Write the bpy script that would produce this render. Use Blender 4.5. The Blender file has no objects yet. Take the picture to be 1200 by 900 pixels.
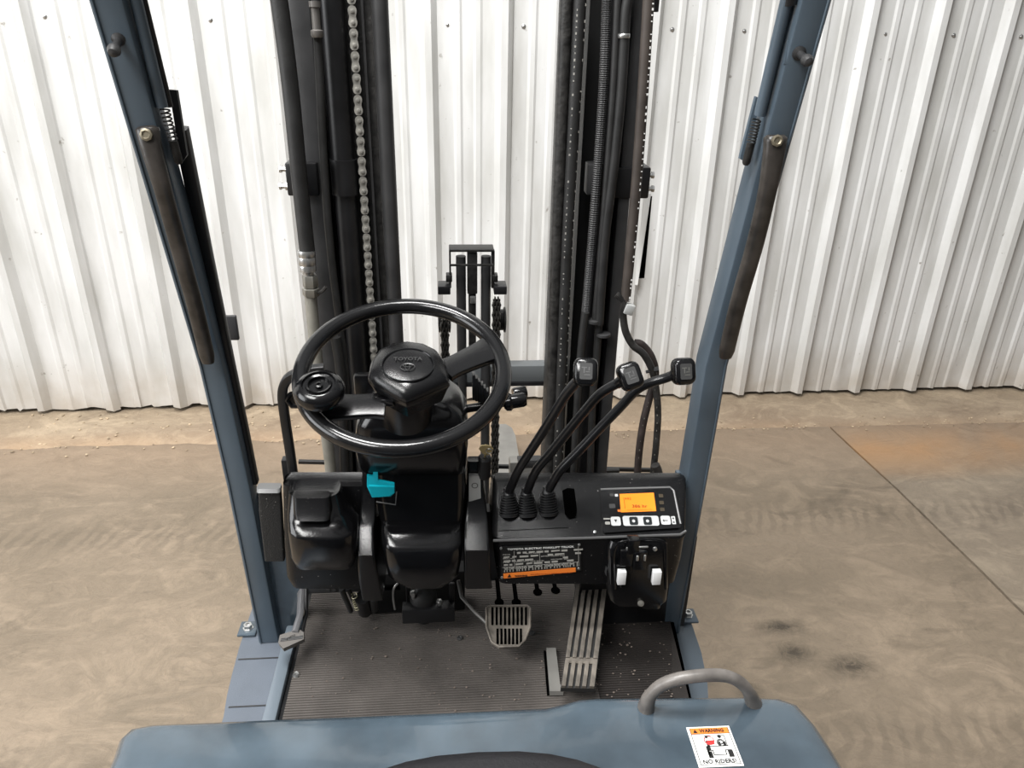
import bpy, bmesh, math, random
from mathutils import Vector, Matrix
V = Vector
random.seed(7)
scn = bpy.context.scene

# ---------------------------------------------------------------- camera
F = 893.0
H = 1.71
def unit(v): return v / v.length
up = unit(V((40, 1880, 893)))
F0 = V((0, 0, -1)); F0 = unit(F0 - up * F0.dot(up))
R0 = F0.cross(up)
YAW = math.radians(5.0)
Yw = F0 * math.cos(YAW) - R0 * math.sin(YAW)
Xw = Yw.cross(up)
M = Matrix((Xw, Yw, up))                       # camera coords -> world
CAM = V((0, 0, H))
cd = bpy.data.cameras.new('camera'); cam = bpy.data.objects.new('camera', cd)
scn.collection.objects.link(cam)
cd.sensor_width = 36; cd.lens = 36 * F / 1200; cd.clip_start = .02
cam.matrix_world = Matrix.Translation(CAM) @ M.to_4x4()
scn.camera = cam

# ---------------------------------------------------------------- light
scn.view_settings.view_transform = 'Standard'; scn.view_settings.look = 'None'
scn.view_settings.gamma = 1; scn.view_settings.use_curve_mapping = False
scn.view_settings.exposure = -0.16
w = bpy.data.worlds.new('overcast_sky'); scn.world = w; w.use_nodes = True
nt = w.node_tree; nt.nodes.clear()
o_ = nt.nodes.new('ShaderNodeOutputWorld'); bg = nt.nodes.new('ShaderNodeBackground')
tc = nt.nodes.new('ShaderNodeTexCoord'); sx = nt.nodes.new('ShaderNodeSeparateXYZ')
rp = nt.nodes.new('ShaderNodeValToRGB')
nt.links.new(tc.outputs['Generated'], sx.inputs[0]); nt.links.new(sx.outputs[2], rp.inputs[0])
rp.color_ramp.elements[0].position = 0; rp.color_ramp.elements[0].color = (.10, .10, .10, 1)
rp.color_ramp.elements[1].position = 1; rp.color_ramp.elements[1].color = (.98, .99, 1, 1)
e = rp.color_ramp.elements.new(.4); e.color = (.28, .285, .29, 1)
nt.links.new(rp.outputs[0], bg.inputs[0]); bg.inputs[1].default_value = .62
nt.links.new(bg.outputs[0], o_.inputs[0])
def area(name, loc, target, sx_, sy_, power, col):
    l = bpy.data.lights.new(name, 'AREA'); l.shape = 'RECTANGLE'; l.size = sx_; l.size_y = sy_; l.energy = power; l.color = col
    o = bpy.data.objects.new(name, l); scn.collection.objects.link(o); o.location = loc
    o.rotation_euler = (V(target) - V(loc)).to_track_quat('-Z', 'Y').to_euler()
area('added_overhead_light', (-.7, .8, 4.7), (-.2, 1.6, .6), 1.7, .8, 235, (1, .99, .97))  # added unseen lamp, narrow and overhead, for highlights on the black covers
area('added_overhead_light', (-2.4, -1.2, 4.7), (.2, 1.9, .9), 2.4, 1.2, 230, (1, .99, .97))  # second added overhead lamp, out of view behind left
area('open_bay_door', (-6.5, -.5, 2.6), (1.5, 2.2, .9), 4.0, 3.2, 290, (.97, .985, 1))

# ---------------------------------------------------------------- helpers
def ray(px, py): return M @ V(((px - 600) / F, (450 - py) / F, -1))
def atY(px, py, y): d = ray(px, py); return CAM + d * (y / d.y)
def atZ(px, py, z): d = ray(px, py); return CAM + d * ((z - H) / d.z)
def atP(px, py, p0, n): d = ray(px, py); return CAM + d * ((p0 - CAM).dot(n) / d.dot(n))
def lerp(a, b, t): return a + (b - a) * t

MATS = {}
def mat(name, col, rough=.5, metal=0, bump=0, bscale=200, var=0, vscale=8, specks=0, spcol=(.5, .48, .45), emit=0, coat=0, spec=.5):
    if name in MATS: return MATS[name]
    m = bpy.data.materials.new(name); m.use_nodes = True; n = m.node_tree; b = n.nodes['Principled BSDF']
    b.inputs['Base Color'].default_value = (*col, 1); b.inputs['Roughness'].default_value = rough
    b.inputs['Metallic'].default_value = metal; b.inputs['Coat Weight'].default_value = coat
    b.inputs['Specular IOR Level'].default_value = spec
    tcn = n.nodes.new('ShaderNodeTexCoord')
    out = None
    if var:
        no = n.nodes.new('ShaderNodeTexNoise'); no.inputs['Scale'].default_value = vscale; no.inputs['Detail'].default_value = 6
        n.links.new(tcn.outputs['Object'], no.inputs['Vector'])
        r = n.nodes.new('ShaderNodeValToRGB')
        r.color_ramp.elements[0].position = .3; r.color_ramp.elements[1].position = .7
        r.color_ramp.elements[0].color = (*[c * (1 - var) for c in col], 1)
        r.color_ramp.elements[1].color = (*[min(1, c * (1 + var)) for c in col], 1)
        n.links.new(no.outputs['Fac'], r.inputs[0]); out = r.outputs[0]
        mr = n.nodes.new('ShaderNodeMapRange'); mr.inputs[3].default_value = max(.05, rough - .1); mr.inputs[4].default_value = min(1, rough + .12)
        n.links.new(no.outputs['Fac'], mr.inputs[0]); n.links.new(mr.outputs[0], b.inputs['Roughness'])
    if specks:
        vo = n.nodes.new('ShaderNodeTexNoise'); vo.inputs['Scale'].default_value = 330; vo.inputs['Detail'].default_value = 2
        n.links.new(tcn.outputs['Object'], vo.inputs['Vector'])
        r2 = n.nodes.new('ShaderNodeValToRGB'); r2.color_ramp.elements[0].position = .78 - specks * .1; r2.color_ramp.elements[1].position = .82 - specks * .1
        n.links.new(vo.outputs['Fac'], r2.inputs[0])
        mx = n.nodes.new('ShaderNodeMix'); mx.data_type = 'RGBA'
        n.links.new(r2.outputs[0], mx.inputs['Factor'])
        if out: n.links.new(out, mx.inputs['A'])
        else: mx.inputs['A'].default_value = (*col, 1)
        mx.inputs['B'].default_value = (*spcol, 1); out = mx.outputs['Result']
    if out: n.links.new(out, b.inputs['Base Color'])
    if bump:
        nb = n.nodes.new('ShaderNodeTexNoise'); nb.inputs['Scale'].default_value = bscale; nb.inputs['Detail'].default_value = 3
        n.links.new(tcn.outputs['Object'], nb.inputs['Vector'])
        bp = n.nodes.new('ShaderNodeBump'); bp.inputs['Strength'].default_value = bump; bp.inputs['Distance'].default_value = .002
        n.links.new(nb.outputs['Fac'], bp.inputs['Height']); n.links.new(bp.outputs[0], b.inputs['Normal'])
    if emit:
        b.inputs['Emission Color'].default_value = (*col, 1); b.inputs['Emission Strength'].default_value = emit
    MATS[name] = m; return m

BLUE = mat('blue_grey_paint', (.080, .108, .136), .36, var=.16, vscale=5, bump=.05, bscale=60)
BLUEW = mat('worn_blue_grey_paint', (.058, .080, .100), .17, var=.35, vscale=9, bump=.05, bscale=40, coat=.3)
PLAST = mat('black_moulded_plastic', (.006, .006, .0065), .27, bump=.2, bscale=500, specks=.45, spec=.35)
GLOSS = mat('glossy_black_plastic', (.004, .004, .0045), .16, bump=.08, bscale=300, var=.2, spec=.5)
SATIN = mat('satin_black_plastic', (.004, .004, .0045), .22, bump=.12, bscale=600, spec=.5)
STEELB = mat('black_painted_steel', (.010, .010, .011), .38, var=.35, vscale=14, bump=.1, bscale=80)
STEELG = mat('dark_grey_steel', (.034, .034, .035), .45, var=.3, vscale=12, bump=.1, bscale=80)
GREASE = mat('greasy_black_steel', (.02, .019, .018), .5, var=.7, vscale=60, bump=.5, bscale=160)
HOSE = mat('black_rubber_hose', (.018, .018, .018), .5, var=.3, vscale=20, bump=.2, bscale=300)
HOSEB = mat('brown_rubber_hose', (.052, .042, .036), .55, var=.25, vscale=20)
GREYT = mat('greyish_tube', (.22, .21, .18), .55, var=.2, vscale=20)
CHROME = mat('bright_steel', (.55, .55, .54), .32, metal=.9, var=.15, vscale=60)
CHAIN = mat('oiled_chain_steel', (.36, .35, .32), .42, metal=.6, var=.35, vscale=50)
CHAIND = mat('dark_chain_steel', (.045, .042, .038), .42, metal=.4, var=.4, vscale=50)
WORN = mat('worn_pedal_rubber', (.165, .145, .122), .6, var=.45, vscale=35, bump=.4, bscale=200)
PEDB = mat('black_pedal_rubber', (.02, .02, .02), .6, bump=.3)
MAT = mat('ribbed_mat_rubber', (.085, .075, .068), .62, var=.35, vscale=7, bump=.3, bscale=400, specks=.6, spcol=(.2, .18, .16))
MATD = mat('shaded_mat_rubber', (.02, .016, .014), .7, var=.3, vscale=9, bump=.3, bscale=300, specks=.6, spcol=(.2, .16, .13))  # darker copy of the mat rubber, shade of the right foot well in its colour
HAND = mat('worn_grey_grip', (.042, .037, .033), .3, var=.6, vscale=25, bump=.15, bscale=150)
ORANGE = mat('orange_backlit_screen', (1, .27, .012), .4, emit=.5)
ORP = mat('orange_print', (.85, .22, .03), .5)
WHITE = mat('white_print', (.75, .75, .73), .5)
WHITED = mat('grey_white_print', (.38, .37, .34), .5)
BLACKP = mat('black_print', (.01, .01, .01), .5)
REDP = mat('red_print', (.55, .03, .03), .5)
TEAL = mat('teal_plastic', (.0, .27, .34), .4, bump=.05)
BRASS = mat('brass_key_metal', (.62, .50, .26), .35, metal=.6)
SEATM = mat('black_vinyl', (.012, .012, .014), .45, bump=.3, bscale=250)
FORKM = mat('bare_fork_steel', (.33, .32, .30), .38, metal=.5, var=.2, vscale=10)
SILV = mat('silver_bezel', (.22, .22, .22), .35, metal=.3)
GRAVEL = mat('gravel_stone', (.48, .38, .26), .9, var=.5, vscale=30)
CRUMB = mat('dirt_crumb', (.16, .13, .11), .8, var=.5, vscale=200)

LOC = {}
def wl(o): return LOC.get(o.name, V((0, 0, 0)))
def link(o, parent=None, loc=V((0, 0, 0))):
    scn.collection.objects.link(o)
    LOC[o.name] = V(loc)
    if parent and parent.parent and parent.parent.parent: parent = parent.parent   # never a fourth level
    if parent: o.parent = parent; o.location = V(loc) - wl(parent)
    else: o.location = loc
    return o
def empty(name, loc): return link(bpy.data.objects.new(name, None), None, V(loc))
def tag(o, label=None, cat=None, group=None, kind=None):
    if label: o['label'] = label
    if cat: o['category'] = cat
    if group: o['group'] = group
    if kind: o['kind'] = kind
    return o
def frame(d, hint=V((0, 0, 1))):
    d = d.normalized()
    if abs(d.dot(hint)) > .98: hint = V((0, 1, 0))
    x = hint.cross(d).normalized(); return x, d.cross(x).normalized()

class MB:
    def __init__(s): s.b = bmesh.new()
    def box(s, c, size, rot=None, bev=.0, seg=2, at=None):
        r = bmesh.ops.create_cube(s.b, size=1)
        m = Matrix.Translation(V(c)) @ (rot.to_4x4() if rot else Matrix()) @ Matrix.Diagonal((*size, 1))
        bmesh.ops.transform(s.b, matrix=m, verts=r['verts'])
        if bev:
            es = {e for v in r['verts'] for e in v.link_edges}
            bmesh.ops.bevel(s.b, geom=list(es), offset=bev, segments=seg, affect='EDGES', profile=.5)
        return s
    def bx(s, a, b_, bev=0, seg=2):
        a, b_ = V(a), V(b_); return s.box((a + b_) / 2, [abs(q) for q in (b_ - a)], bev=bev, seg=seg)
    def loops(s, L, cap=True, closed=False):
        vs = [[s.b.verts.new(p) for p in l] for l in L]; n = len(vs[0])
        rng = range(len(vs)) if closed else range(len(vs) - 1)
        for i in rng:
            A, B = vs[i], vs[(i + 1) % len(vs)]
            for k in range(n): s.b.faces.new((A[k], A[(k + 1) % n], B[(k + 1) % n], B[k]))
        if cap and not closed:
            s.b.faces.new(vs[0][::-1]); s.b.faces.new(vs[-1])
        return s
    def tube(s, P, r, n=10, hint=V((0, 1, 0)), sx=1, sy=1, closed=False, cap=True, sq=0):
        P = [V(p) for p in P]; L = []; N = len(P); x0 = None
        for i, p in enumerate(P):
            d = (P[(i + 1) % N] - P[i - 1]) if closed else (P[min(i + 1, N - 1)] - P[max(i - 1, 0)])
            d.normalize()
            if x0 is None: x, y = frame(d, hint)
            else: x = (x0 - d * x0.dot(d)).normalized(); y = d.cross(x)
            x0 = x
            rr = r[i] if isinstance(r, (list, tuple)) else r
            if sq: L.append([p + x * a * sx + y * b2 * sy for a, b2 in sqr(rr, rr, sq)])
            else: L.append([p + x * rr * sx * math.cos(t) + y * rr * sy * math.sin(t) for t in [2 * math.pi * k / n for k in range(n)]])
        return s.loops(L, cap, closed)
    def lathe(s, prof, c, axis, n=24, cap=True):
        c = V(c); axis = V(axis).normalized(); x, y = frame(axis)
        L = [[c + axis * h + (x * math.cos(t) + y * math.sin(t)) * r for t in [2 * math.pi * k / n for k in range(n)]] for r, h in prof]
        return s.loops(L, cap)
    def poly(s, pts, off):
        """solid from a planar outline, off = extrusion vector"""
        off = V(off); return s.loops([[V(p) for p in pts], [V(p) + off for p in pts]])
    def grid(s, rows):
        vs = [[s.b.verts.new(p) for p in r] for r in rows]
        for i in range(len(vs) - 1):
            for j in range(len(vs[0]) - 1): s.b.faces.new((vs[i][j], vs[i][j + 1], vs[i + 1][j + 1], vs[i + 1][j]))
        return s
    def build(s, name, m, parent=None, ang=38, origin=True, label=None, kind=None):
        bmesh.ops.recalc_face_normals(s.b, faces=s.b.faces)
        c = V((0, 0, 0))
        if origin and len(s.b.verts):
            xs = [v.co for v in s.b.verts]
            c = V([(min(v[i] for v in xs) + max(v[i] for v in xs)) / 2 for i in range(3)])
            for v in s.b.verts: v.co -= c
        me = bpy.data.meshes.new(name); s.b.to_mesh(me); s.b.free()
        me.materials.append(m)
        for p in me.polygons: p.use_smooth = True
        me.set_sharp_from_angle(angle=math.radians(ang))
        o = bpy.data.objects.new(name, me); link(o, parent, c)
        return tag(o, label, kind=kind)
def sqr(a, b, q=.35, k=3):
    """rounded rectangle half sizes a, b; q corner share"""
    r = min(a, b) * q; out = []
    for cx, cy, t0 in ((a - r, b - r, 0), (-a + r, b - r, 90), (-a + r, -b + r, 180), (a - r, -b + r, 270)):
        for i in range(k + 1):
            t = math.radians(t0 + 90 * i / k); out.append((cx + r * math.cos(t), cy + r * math.sin(t)))
    return out
def stack(rows, thick=None):
    """body of horizontal rounded sections; rows (px left, px right, py, Y face, Y back, corner radius)"""
    m = MB(); L = []
    for xl, xr, py, yf, yb, r in rows:
        a = atY(xl, py, yf); b = atY(xr, py, yf); z = (a.z + b.z) / 2
        cx = (a.x + b.x) / 2; cyy = (yf + yb) / 2; hx = (b.x - a.x) / 2; hy = (yb - yf) / 2
        q = min(1, r / min(hx, hy)); zz = lambda X: lerp(a.z, b.z, (X - a.x) / (b.x - a.x))
        L.append([V((cx + u, cyy + v, zz(cx + u))) for u, v in sqr(hx, hy, q, 4)])
    return m.loops(L)
def spline(P, n=6):
    P = [V(p) for p in P]; out = []
    for i in range(len(P) - 1):
        a = P[max(i - 1, 0)]; b = P[i]; c = P[i + 1]; d = P[min(i + 2, len(P) - 1)]
        for k in range(n):
            t = k / n
            out.append(.5 * ((2 * b) + (c - a) * t + (2 * a - 5 * b + 4 * c - d) * t * t + (3 * b - a - 3 * c + d) * t ** 3))
    out.append(P[-1]); return out
def text(name, s, org, xd, yd, h, m, parent, width=None, lift=.0006, bold=0):
    cu = bpy.data.curves.new('t', 'FONT'); cu.body = s; cu.size = 1; cu.offset = bold; cu.resolution_u = 2; cu.extrude = .02
    t = bpy.data.objects.new('t', cu); scn.collection.objects.link(t)
    me = bpy.data.meshes.new_from_object(t.evaluated_get(bpy.context.evaluated_depsgraph_get()))
    bpy.data.objects.remove(t)
    xs = [v.co.x for v in me.vertices]; ys = [v.co.y for v in me.vertices]
    wd = max(xs) - min(xs); hh = max(ys) - min(ys)
    sy = h / hh; sxx = (width / wd) if width else sy
    xd = xd.normalized(); yd = yd.normalized(); n = xd.cross(yd)
    for v in me.vertices:
        c = v.co; v.co = xd * (c.x - min(xs)) * sxx + yd * (c.y - min(ys)) * sy + n * (c.z * .01 + lift)
    me.materials.clear(); me.materials.append(m); me.name = name
    o = bpy.data.objects.new(name, me); return link(o, parent, V(org))
def copy(o, parent, off):
    c = o.copy(); return link(c, parent, wl(o) + V(off))

# ================================================================ setting
# concrete ground slabs
def ground_mat(name, base, base2, orange, seed, k=1.):
    m = bpy.data.materials.new(name); m.use_nodes = True; n = m.node_tree; b = n.nodes['Principled BSDF']; L = n.links.new
    tcn = n.nodes.new('ShaderNodeTexCoord'); sp = n.nodes.new('ShaderNodeSeparateXYZ'); L(tcn.outputs['Object'], sp.inputs[0])
    def noise(sc, det=6, dist=0, ro=.6, vec=None):
        q = n.nodes.new('ShaderNodeTexNoise'); q.inputs['Scale'].default_value = sc; q.inputs['Detail'].default_value = det
        q.inputs['Distortion'].default_value = dist; q.inputs['Roughness'].default_value = ro
        L(vec or tcn.outputs['Object'], q.inputs['Vector']); return q
    def ramp(src, a, b_, ca, cb):
        r = n.nodes.new('ShaderNodeValToRGB'); r.color_ramp.elements[0].position = a; r.color_ramp.elements[1].position = b_
        r.color_ramp.elements[0].color = (*ca, 1); r.color_ramp.elements[1].color = (*cb, 1); L(src, r.inputs[0]); return r
    def mixc(f, A, B):
        x = n.nodes.new('ShaderNodeMix'); x.data_type = 'RGBA'
        if isinstance(f, float): x.inputs['Factor'].default_value = f
        else: L(f, x.inputs['Factor'])
        for nm, q in (('A', A), ('B', B)):
            if isinstance(q, tuple): x.inputs[nm].default_value = (*q, 1)
            else: L(q, x.inputs[nm])
        return x.outputs['Result']
    mp = n.nodes.new('ShaderNodeMapping'); mp.inputs['Location'].default_value = (seed, seed, 0); mp.inputs['Scale'].default_value = (1, 1.6, 1)
    mp.inputs['Rotation'].default_value = (0, 0, .5)
    L(tcn.outputs['Object'], mp.inputs[0])
    n1 = noise(1.1, 8, .6, .62, mp.outputs[0]); c = ramp(n1.outputs['Fac'], .3, .72, base2, base).outputs[0]
    n2 = noise(4, 8, 2.2, .65, mp.outputs[0]); c = mixc(ramp(n2.outputs['Fac'], .48, .72, (0, 0, 0), (.55, .55, .55)).outputs[0], c, tuple(q * 1.35 for q in base))
    n3 = noise(2.3, 8, 1.2, .7, mp.outputs[0]); c = mixc(ramp(n3.outputs['Fac'], .56, .7, (0, 0, 0), (.6, .6, .6)).outputs[0], c, tuple(q * .55 for q in base2))
    n5 = noise(22, 8, 1.5, .85); c = mixc(ramp(n5.outputs['Fac'], .45, .8, (0, 0, 0), (.5, .5, .5)).outputs[0], c, tuple(q * .6 for q in base2))
    # yellow-brown rust wash
    ny = noise(1.7, 5, .4)
    def band(sock, c0, wd):
        a = n.nodes.new('ShaderNodeMath'); a.operation = 'SUBTRACT'; L(sock, a.inputs[0]); a.inputs[1].default_value = c0
        d = n.nodes.new('ShaderNodeMath'); d.operation = 'ABSOLUTE'; L(a.outputs[0], d.inputs[0])
        e2 = n.nodes.new('ShaderNodeMapRange'); e2.inputs[1].default_value = wd; e2.inputs[2].default_value = 0; L(d.outputs[0], e2.inputs[0]); return e2.outputs[0]
    def mul(a, b_):
        q = n.nodes.new('ShaderNodeMath'); q.operation = 'MULTIPLY'; L(a, q.inputs[0])
        if isinstance(b_, float): q.inputs[1].default_value = b_
        else: L(b_, q.inputs[1])
        return q.outputs[0]
    if orange:
        f = mul(band(sp.outputs[1], 2.85, .28), ramp(ny.outputs['Fac'], .35, .6, (.2, .2, .2), (1, 1, 1)).outputs[0])
        c = mixc(mul(f, .8), c, (.50, .26, .10))
    f = mul(band(sp.outputs[1], 2.95, .35), .35); c = mixc(f, c, (.40, .28, .19))
    # tyre scuffs: dark lug prints
    for x0, y0, rx, ry in ((1.02, 1.66, .085, .06), (1.17, 1.60, .10, .06), (1.02, 1.77, .1, .045), (.83, 1.52, .05, .06)):
        f = mul(band(sp.outputs[0], x0, rx), band(sp.outputs[1], y0, ry))
        f = mul(f, ramp(n5.outputs['Fac'], .3, .6, (.3, .3, .3), (2, 2, 2)).outputs[0])
        c = mixc(mul(f, .75), c, tuple(q * .35 for q in base2))
    wv = n.nodes.new('ShaderNodeTexWave'); wv.inputs['Scale'].default_value = 6; wv.inputs['Distortion'].default_value = 9; wv.inputs['Detail'].default_value = 3
    mw = n.nodes.new('ShaderNodeMapping'); mw.inputs['Rotation'].default_value = (0, 0, .35); L(tcn.outputs['Object'], mw.inputs[0]); L(mw.outputs[0], wv.inputs[0])
    for y0, wd in ((2.35, .13), (1.35, .12)):
        f = mul(mul(band(sp.outputs[1], y0, wd), ramp(wv.outputs['Fac'], .35, .8, (0, 0, 0), (1, 1, 1)).outputs[0]), .32)
        c = mixc(f, c, tuple(q * .5 for q in base2))
    L(c, b.inputs['Base Color'])
    r = ramp(n2.outputs['Fac'], .3, .7, (.42, .42, .42), (.75, .75, .75)); L(r.outputs[0], b.inputs['Roughness'])
    ad = n.nodes.new('ShaderNodeMath'); ad.operation = 'ADD'; L(n2.outputs['Fac'], ad.inputs[0]); L(mul(n5.outputs['Fac'], .35), ad.inputs[1])
    bp = n.nodes.new('ShaderNodeBump'); bp.inputs['Strength'].default_value = .55; bp.inputs['Distance'].default_value = .012
    L(ad.outputs[0], bp.inputs['Height']); L(bp.outputs[0], b.inputs['Normal'])
    return m
GA = ground_mat('stained_concrete', (.30, .235, .17), (.19, .15, .105), False, 0)
GB = ground_mat('stained_concrete_orange', (.33, .27, .20), (.20, .16, .12), True, 5)
GF = ground_mat('crumbly_footing_concrete', (.52, .42, .30), (.24, .175, .12), True, 9)
floor = tag(MB().bx((-7, -4, -.12), (9, 3.6, -.03)).build('floor', GB, origin=False), 'stained brown concrete apron cast in slabs', kind='structure')
def slab(x0, x1, y0, y1, m, jl, jr):
    mb = MB(); n = 40; A = []; B = []
    for i in range(n + 1):
        y = lerp(y0, y1, i / n)
        A.append(V((x0 + (random.uniform(-.006, .006) if jl else 0) , y, 0))); B.append(V((x1 + jr[i] if jr else x1, y, 0)))
    top = [[a, b] for a, b in zip(A, B)]
    out = A + B[::-1]
    mb.poly([p for p in out], (0, 0, -.035))
    return mb.build('floor_slab', m, floor, origin=False)
# the joint between the two slabs wanders slightly
rnd = random.Random(3); jit = [0.]
for i in range(40): jit.append(max(-.02, min(.02, jit[-1] + rnd.uniform(-.008, .008))))
mbA = MB(); ys = [lerp(-4, 3.06, i / 40) for i in range(41)]
XJ = lambda y: 1.783 + (3.084 - y) * .036
L_ = [V((XJ(y) - .005 + j, y, 0)) for y, j in zip(ys, jit)]
mbA.poly([V((-7, -4, 0)), *L_, V((-7, 3.06, 0))], (0, 0, -.035)); tag(mbA.build('floor_slab', GA, floor, origin=False), 'greyer slab the truck stands on')
R_ = [V((XJ(y) + .006 + j, y, 0)) for y, j in zip(ys, jit)]
MB().poly([V((9, -4, 0)), V((9, 3.06, 0)), *R_[::-1]], (0, 0, -.035)).build('floor_slab', GB, floor, origin=False, label='slab stained orange near the wall')

# wall frame along its own direction
WA = atZ(0, 487, 0); WB = atZ(1200, 458, 0); WD = (WB - WA); WD.z = 0; WD.normalize(); WN = V((WD.y, -WD.x, 0))   # WN towards camera
def wp(s, d, z): return WA + WD * s + WN * d + V((0, 0, z))
# footing strip with a broken front edge
mb = MB(); rows = []; N = 150
rr = random.Random(5)
for j, (d, z) in enumerate(((.0, .012), (.07, .012), (.13, .014), (.20, .014), (.26, .012), (.31, .002), (.36, -.02))):
    row = []
    for i in range(N + 1):
        s = lerp(-4, 9, i / N); a = .012 if j > 3 else .003
        row.append(wp(s, d + rr.uniform(-a, a) * 1.6, z + rr.uniform(-.003, .003)))
    rows.append(row)
rows.insert(0, [wp(lerp(-4, 9, i / N), -.3, .012) for i in range(N + 1)])
foot = tag(mb.grid(rows).build('trim_1', GF, origin=False, ang=60), 'crumbly tan concrete footing strip along the metal wall', kind='structure')

WALLM = bpy.data.materials.new('white_painted_sheet_metal'); WALLM.use_nodes = True
n = WALLM.node_tree; b = n.nodes['Principled BSDF']; L = n.links.new
tcn = n.nodes.new('ShaderNodeTexCoord'); no = n.nodes.new('ShaderNodeTexNoise'); no.inputs['Scale'].default_value = 3; no.inputs['Detail'].default_value = 6
mp = n.nodes.new('ShaderNodeMapping'); mp.inputs['Scale'].default_value = (3, 3, .7); L(tcn.outputs['Object'], mp.inputs[0]); L(mp.outputs[0], no.inputs['Vector'])
r = n.nodes.new('ShaderNodeValToRGB'); r.color_ramp.elements[0].color = (.56, .56, .54, 1); r.color_ramp.elements[1].color = (.72, .725, .72, 1)
r.color_ramp.elements[0].position = .3; r.color_ramp.elements[1].position = .6
L(no.outputs['Fac'], r.inputs[0])
sp = n.nodes.new('ShaderNodeSeparateXYZ'); L(tcn.outputs['Object'], sp.inputs[0])
# dirt splash towards the foot, broken by noise
mr = n.nodes.new('ShaderNodeMapRange'); mr.inputs[1].default_value = .30; mr.inputs[2].default_value = 0.0; L(sp.outputs[2], mr.inputs[0])
n4 = n.nodes.new('ShaderNodeTexNoise'); n4.inputs['Scale'].default_value = 9; n4.inputs['Detail'].default_value = 8; L(tcn.outputs['Object'], n4.inputs['Vector'])
mm = n.nodes.new('ShaderNodeMath'); mm.operation = 'MULTIPLY'; L(mr.outputs[0], mm.inputs[0]); L(n4.outputs['Fac'], mm.inputs[1])
mx = n.nodes.new('ShaderNodeMix'); mx.data_type = 'RGBA'; L(mm.outputs[0], mx.inputs['Factor']); L(r.outputs[0], mx.inputs['A']); mx.inputs['B'].default_value = (.36, .28, .19, 1)
# small scuffs
n6 = n.nodes.new('ShaderNodeTexNoise'); n6.inputs['Scale'].default_value = 26; n6.inputs['Detail'].default_value = 4; L(tcn.outputs['Object'], n6.inputs['Vector'])
r6 = n.nodes.new('ShaderNodeValToRGB'); r6.color_ramp.elements[0].position = .70; r6.color_ramp.elements[1].position = .78; L(n6.outputs['Fac'], r6.inputs[0])
mx2 = n.nodes.new('ShaderNodeMix'); mx2.data_type = 'RGBA'; L(r6.outputs[0], mx2.inputs['Factor']); L(mx.outputs['Result'], mx2.inputs['A']); mx2.inputs['B'].default_value = (.3, .28, .25, 1)
L(mx2.outputs['Result'], b.inputs['Base Color']); b.inputs['Roughness'].default_value = .42

wall = tag(MB().bx((-5, 3.62, -.1), (9.5, 3.66, 4.2)).build('wall_back', mat('dark_wall_lining', (.02, .02, .02), .9), origin=False), 'white ribbed sheet metal wall behind the forklift', kind='structure')
PIT = .3048; S0 = .558                         # s of the right foot of one major rib
PROF = [(-.078, 0), (-.057, .036), (-.030, .036), (-.006, 0), (.02, 0), (.055, 0), (.065, .006), (.083, .006), (.093, 0),
        (.137, 0), (.147, .006), (.165, .006), (.175, 0)]
def panel(k):                                  # one sheet: three rib pitches, lapped on the next
    mb = MB(); rr = random.Random(100 + k); base = S0 + (3 * k) * PIT
    cols = []
    for q in range(3):
        for x, d in PROF: cols.append((base + q * PIT + x, d))
    cols.append((base + 3 * PIT - .078, 0)); cols.append((base + 3 * PIT - .057, .039)); cols.append((base + 3 * PIT - .030, .039)); cols.append((base + 3 * PIT - .010, .010))
    zs = [.034, .06, .10, .17, .26, .4, .55, .64, .68, .78, .88, .96, 1.02, 1.1, 1.3, 1.6, 2.2, 4.1]
    amp = {0: 1, 1: .7, -1: .8}.get(k, .35)
    ph = [rr.uniform(-1, 1) for _ in cols]
    rows = []
    for z in zs:
        a = amp * max(0, 1 - z / .22) ** 1.5
        row = []
        for i, (s, d) in enumerate(cols):
            lap = .0015 * (k % 2)
            ww = .5 * (ph[i] + ph[max(0, i - 1)])
            row.append(wp(s + a * .016 * ww, d * (1 - .5 * a * abs(ww)) + .002 + lap + a * .012 * ww + .0012 * math.sin(z * 5 + i), z + (rr.uniform(-.012, .006) * amp if z == .034 else 0)))
        rows.append(row)
    mb.grid(rows)
    # the tear right of the mast
    if HOLE and base - .04 < HOLE[0] < base + 3 * PIT - .072:
        mb.b.faces.ensure_lookup_table(); kill = []
        nc = len(cols) - 1
        for fi, f in enumerate(mb.b.faces):
            i, j = divmod(fi, nc); sm = (cols[j][0] + cols[j + 1][0]) / 2; zm = (zs[i] + zs[i + 1]) / 2
            if HOLE[0] < sm < HOLE[1] and HOLE[2] < zm < HOLE[3]: kill.append(f)
        bmesh.ops.delete(mb.b, geom=kill, context='FACES')
    return mb.build('wall_panel', WALLM, wall, origin=False, ang=25)
def sw(px, py):                                # pixel -> (s, z) on the wall
    p = atP(px, py, WA, WN); return (p - WA).dot(WD), p.z
hs = sw(762, 260)[0]
k0 = round((hs - S0) / PIT); HOLE = (S0 + k0 * PIT - .03, S0 + k0 * PIT + .02, .64, 1.02)
for k in range(-5, 8): panel(k)
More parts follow.
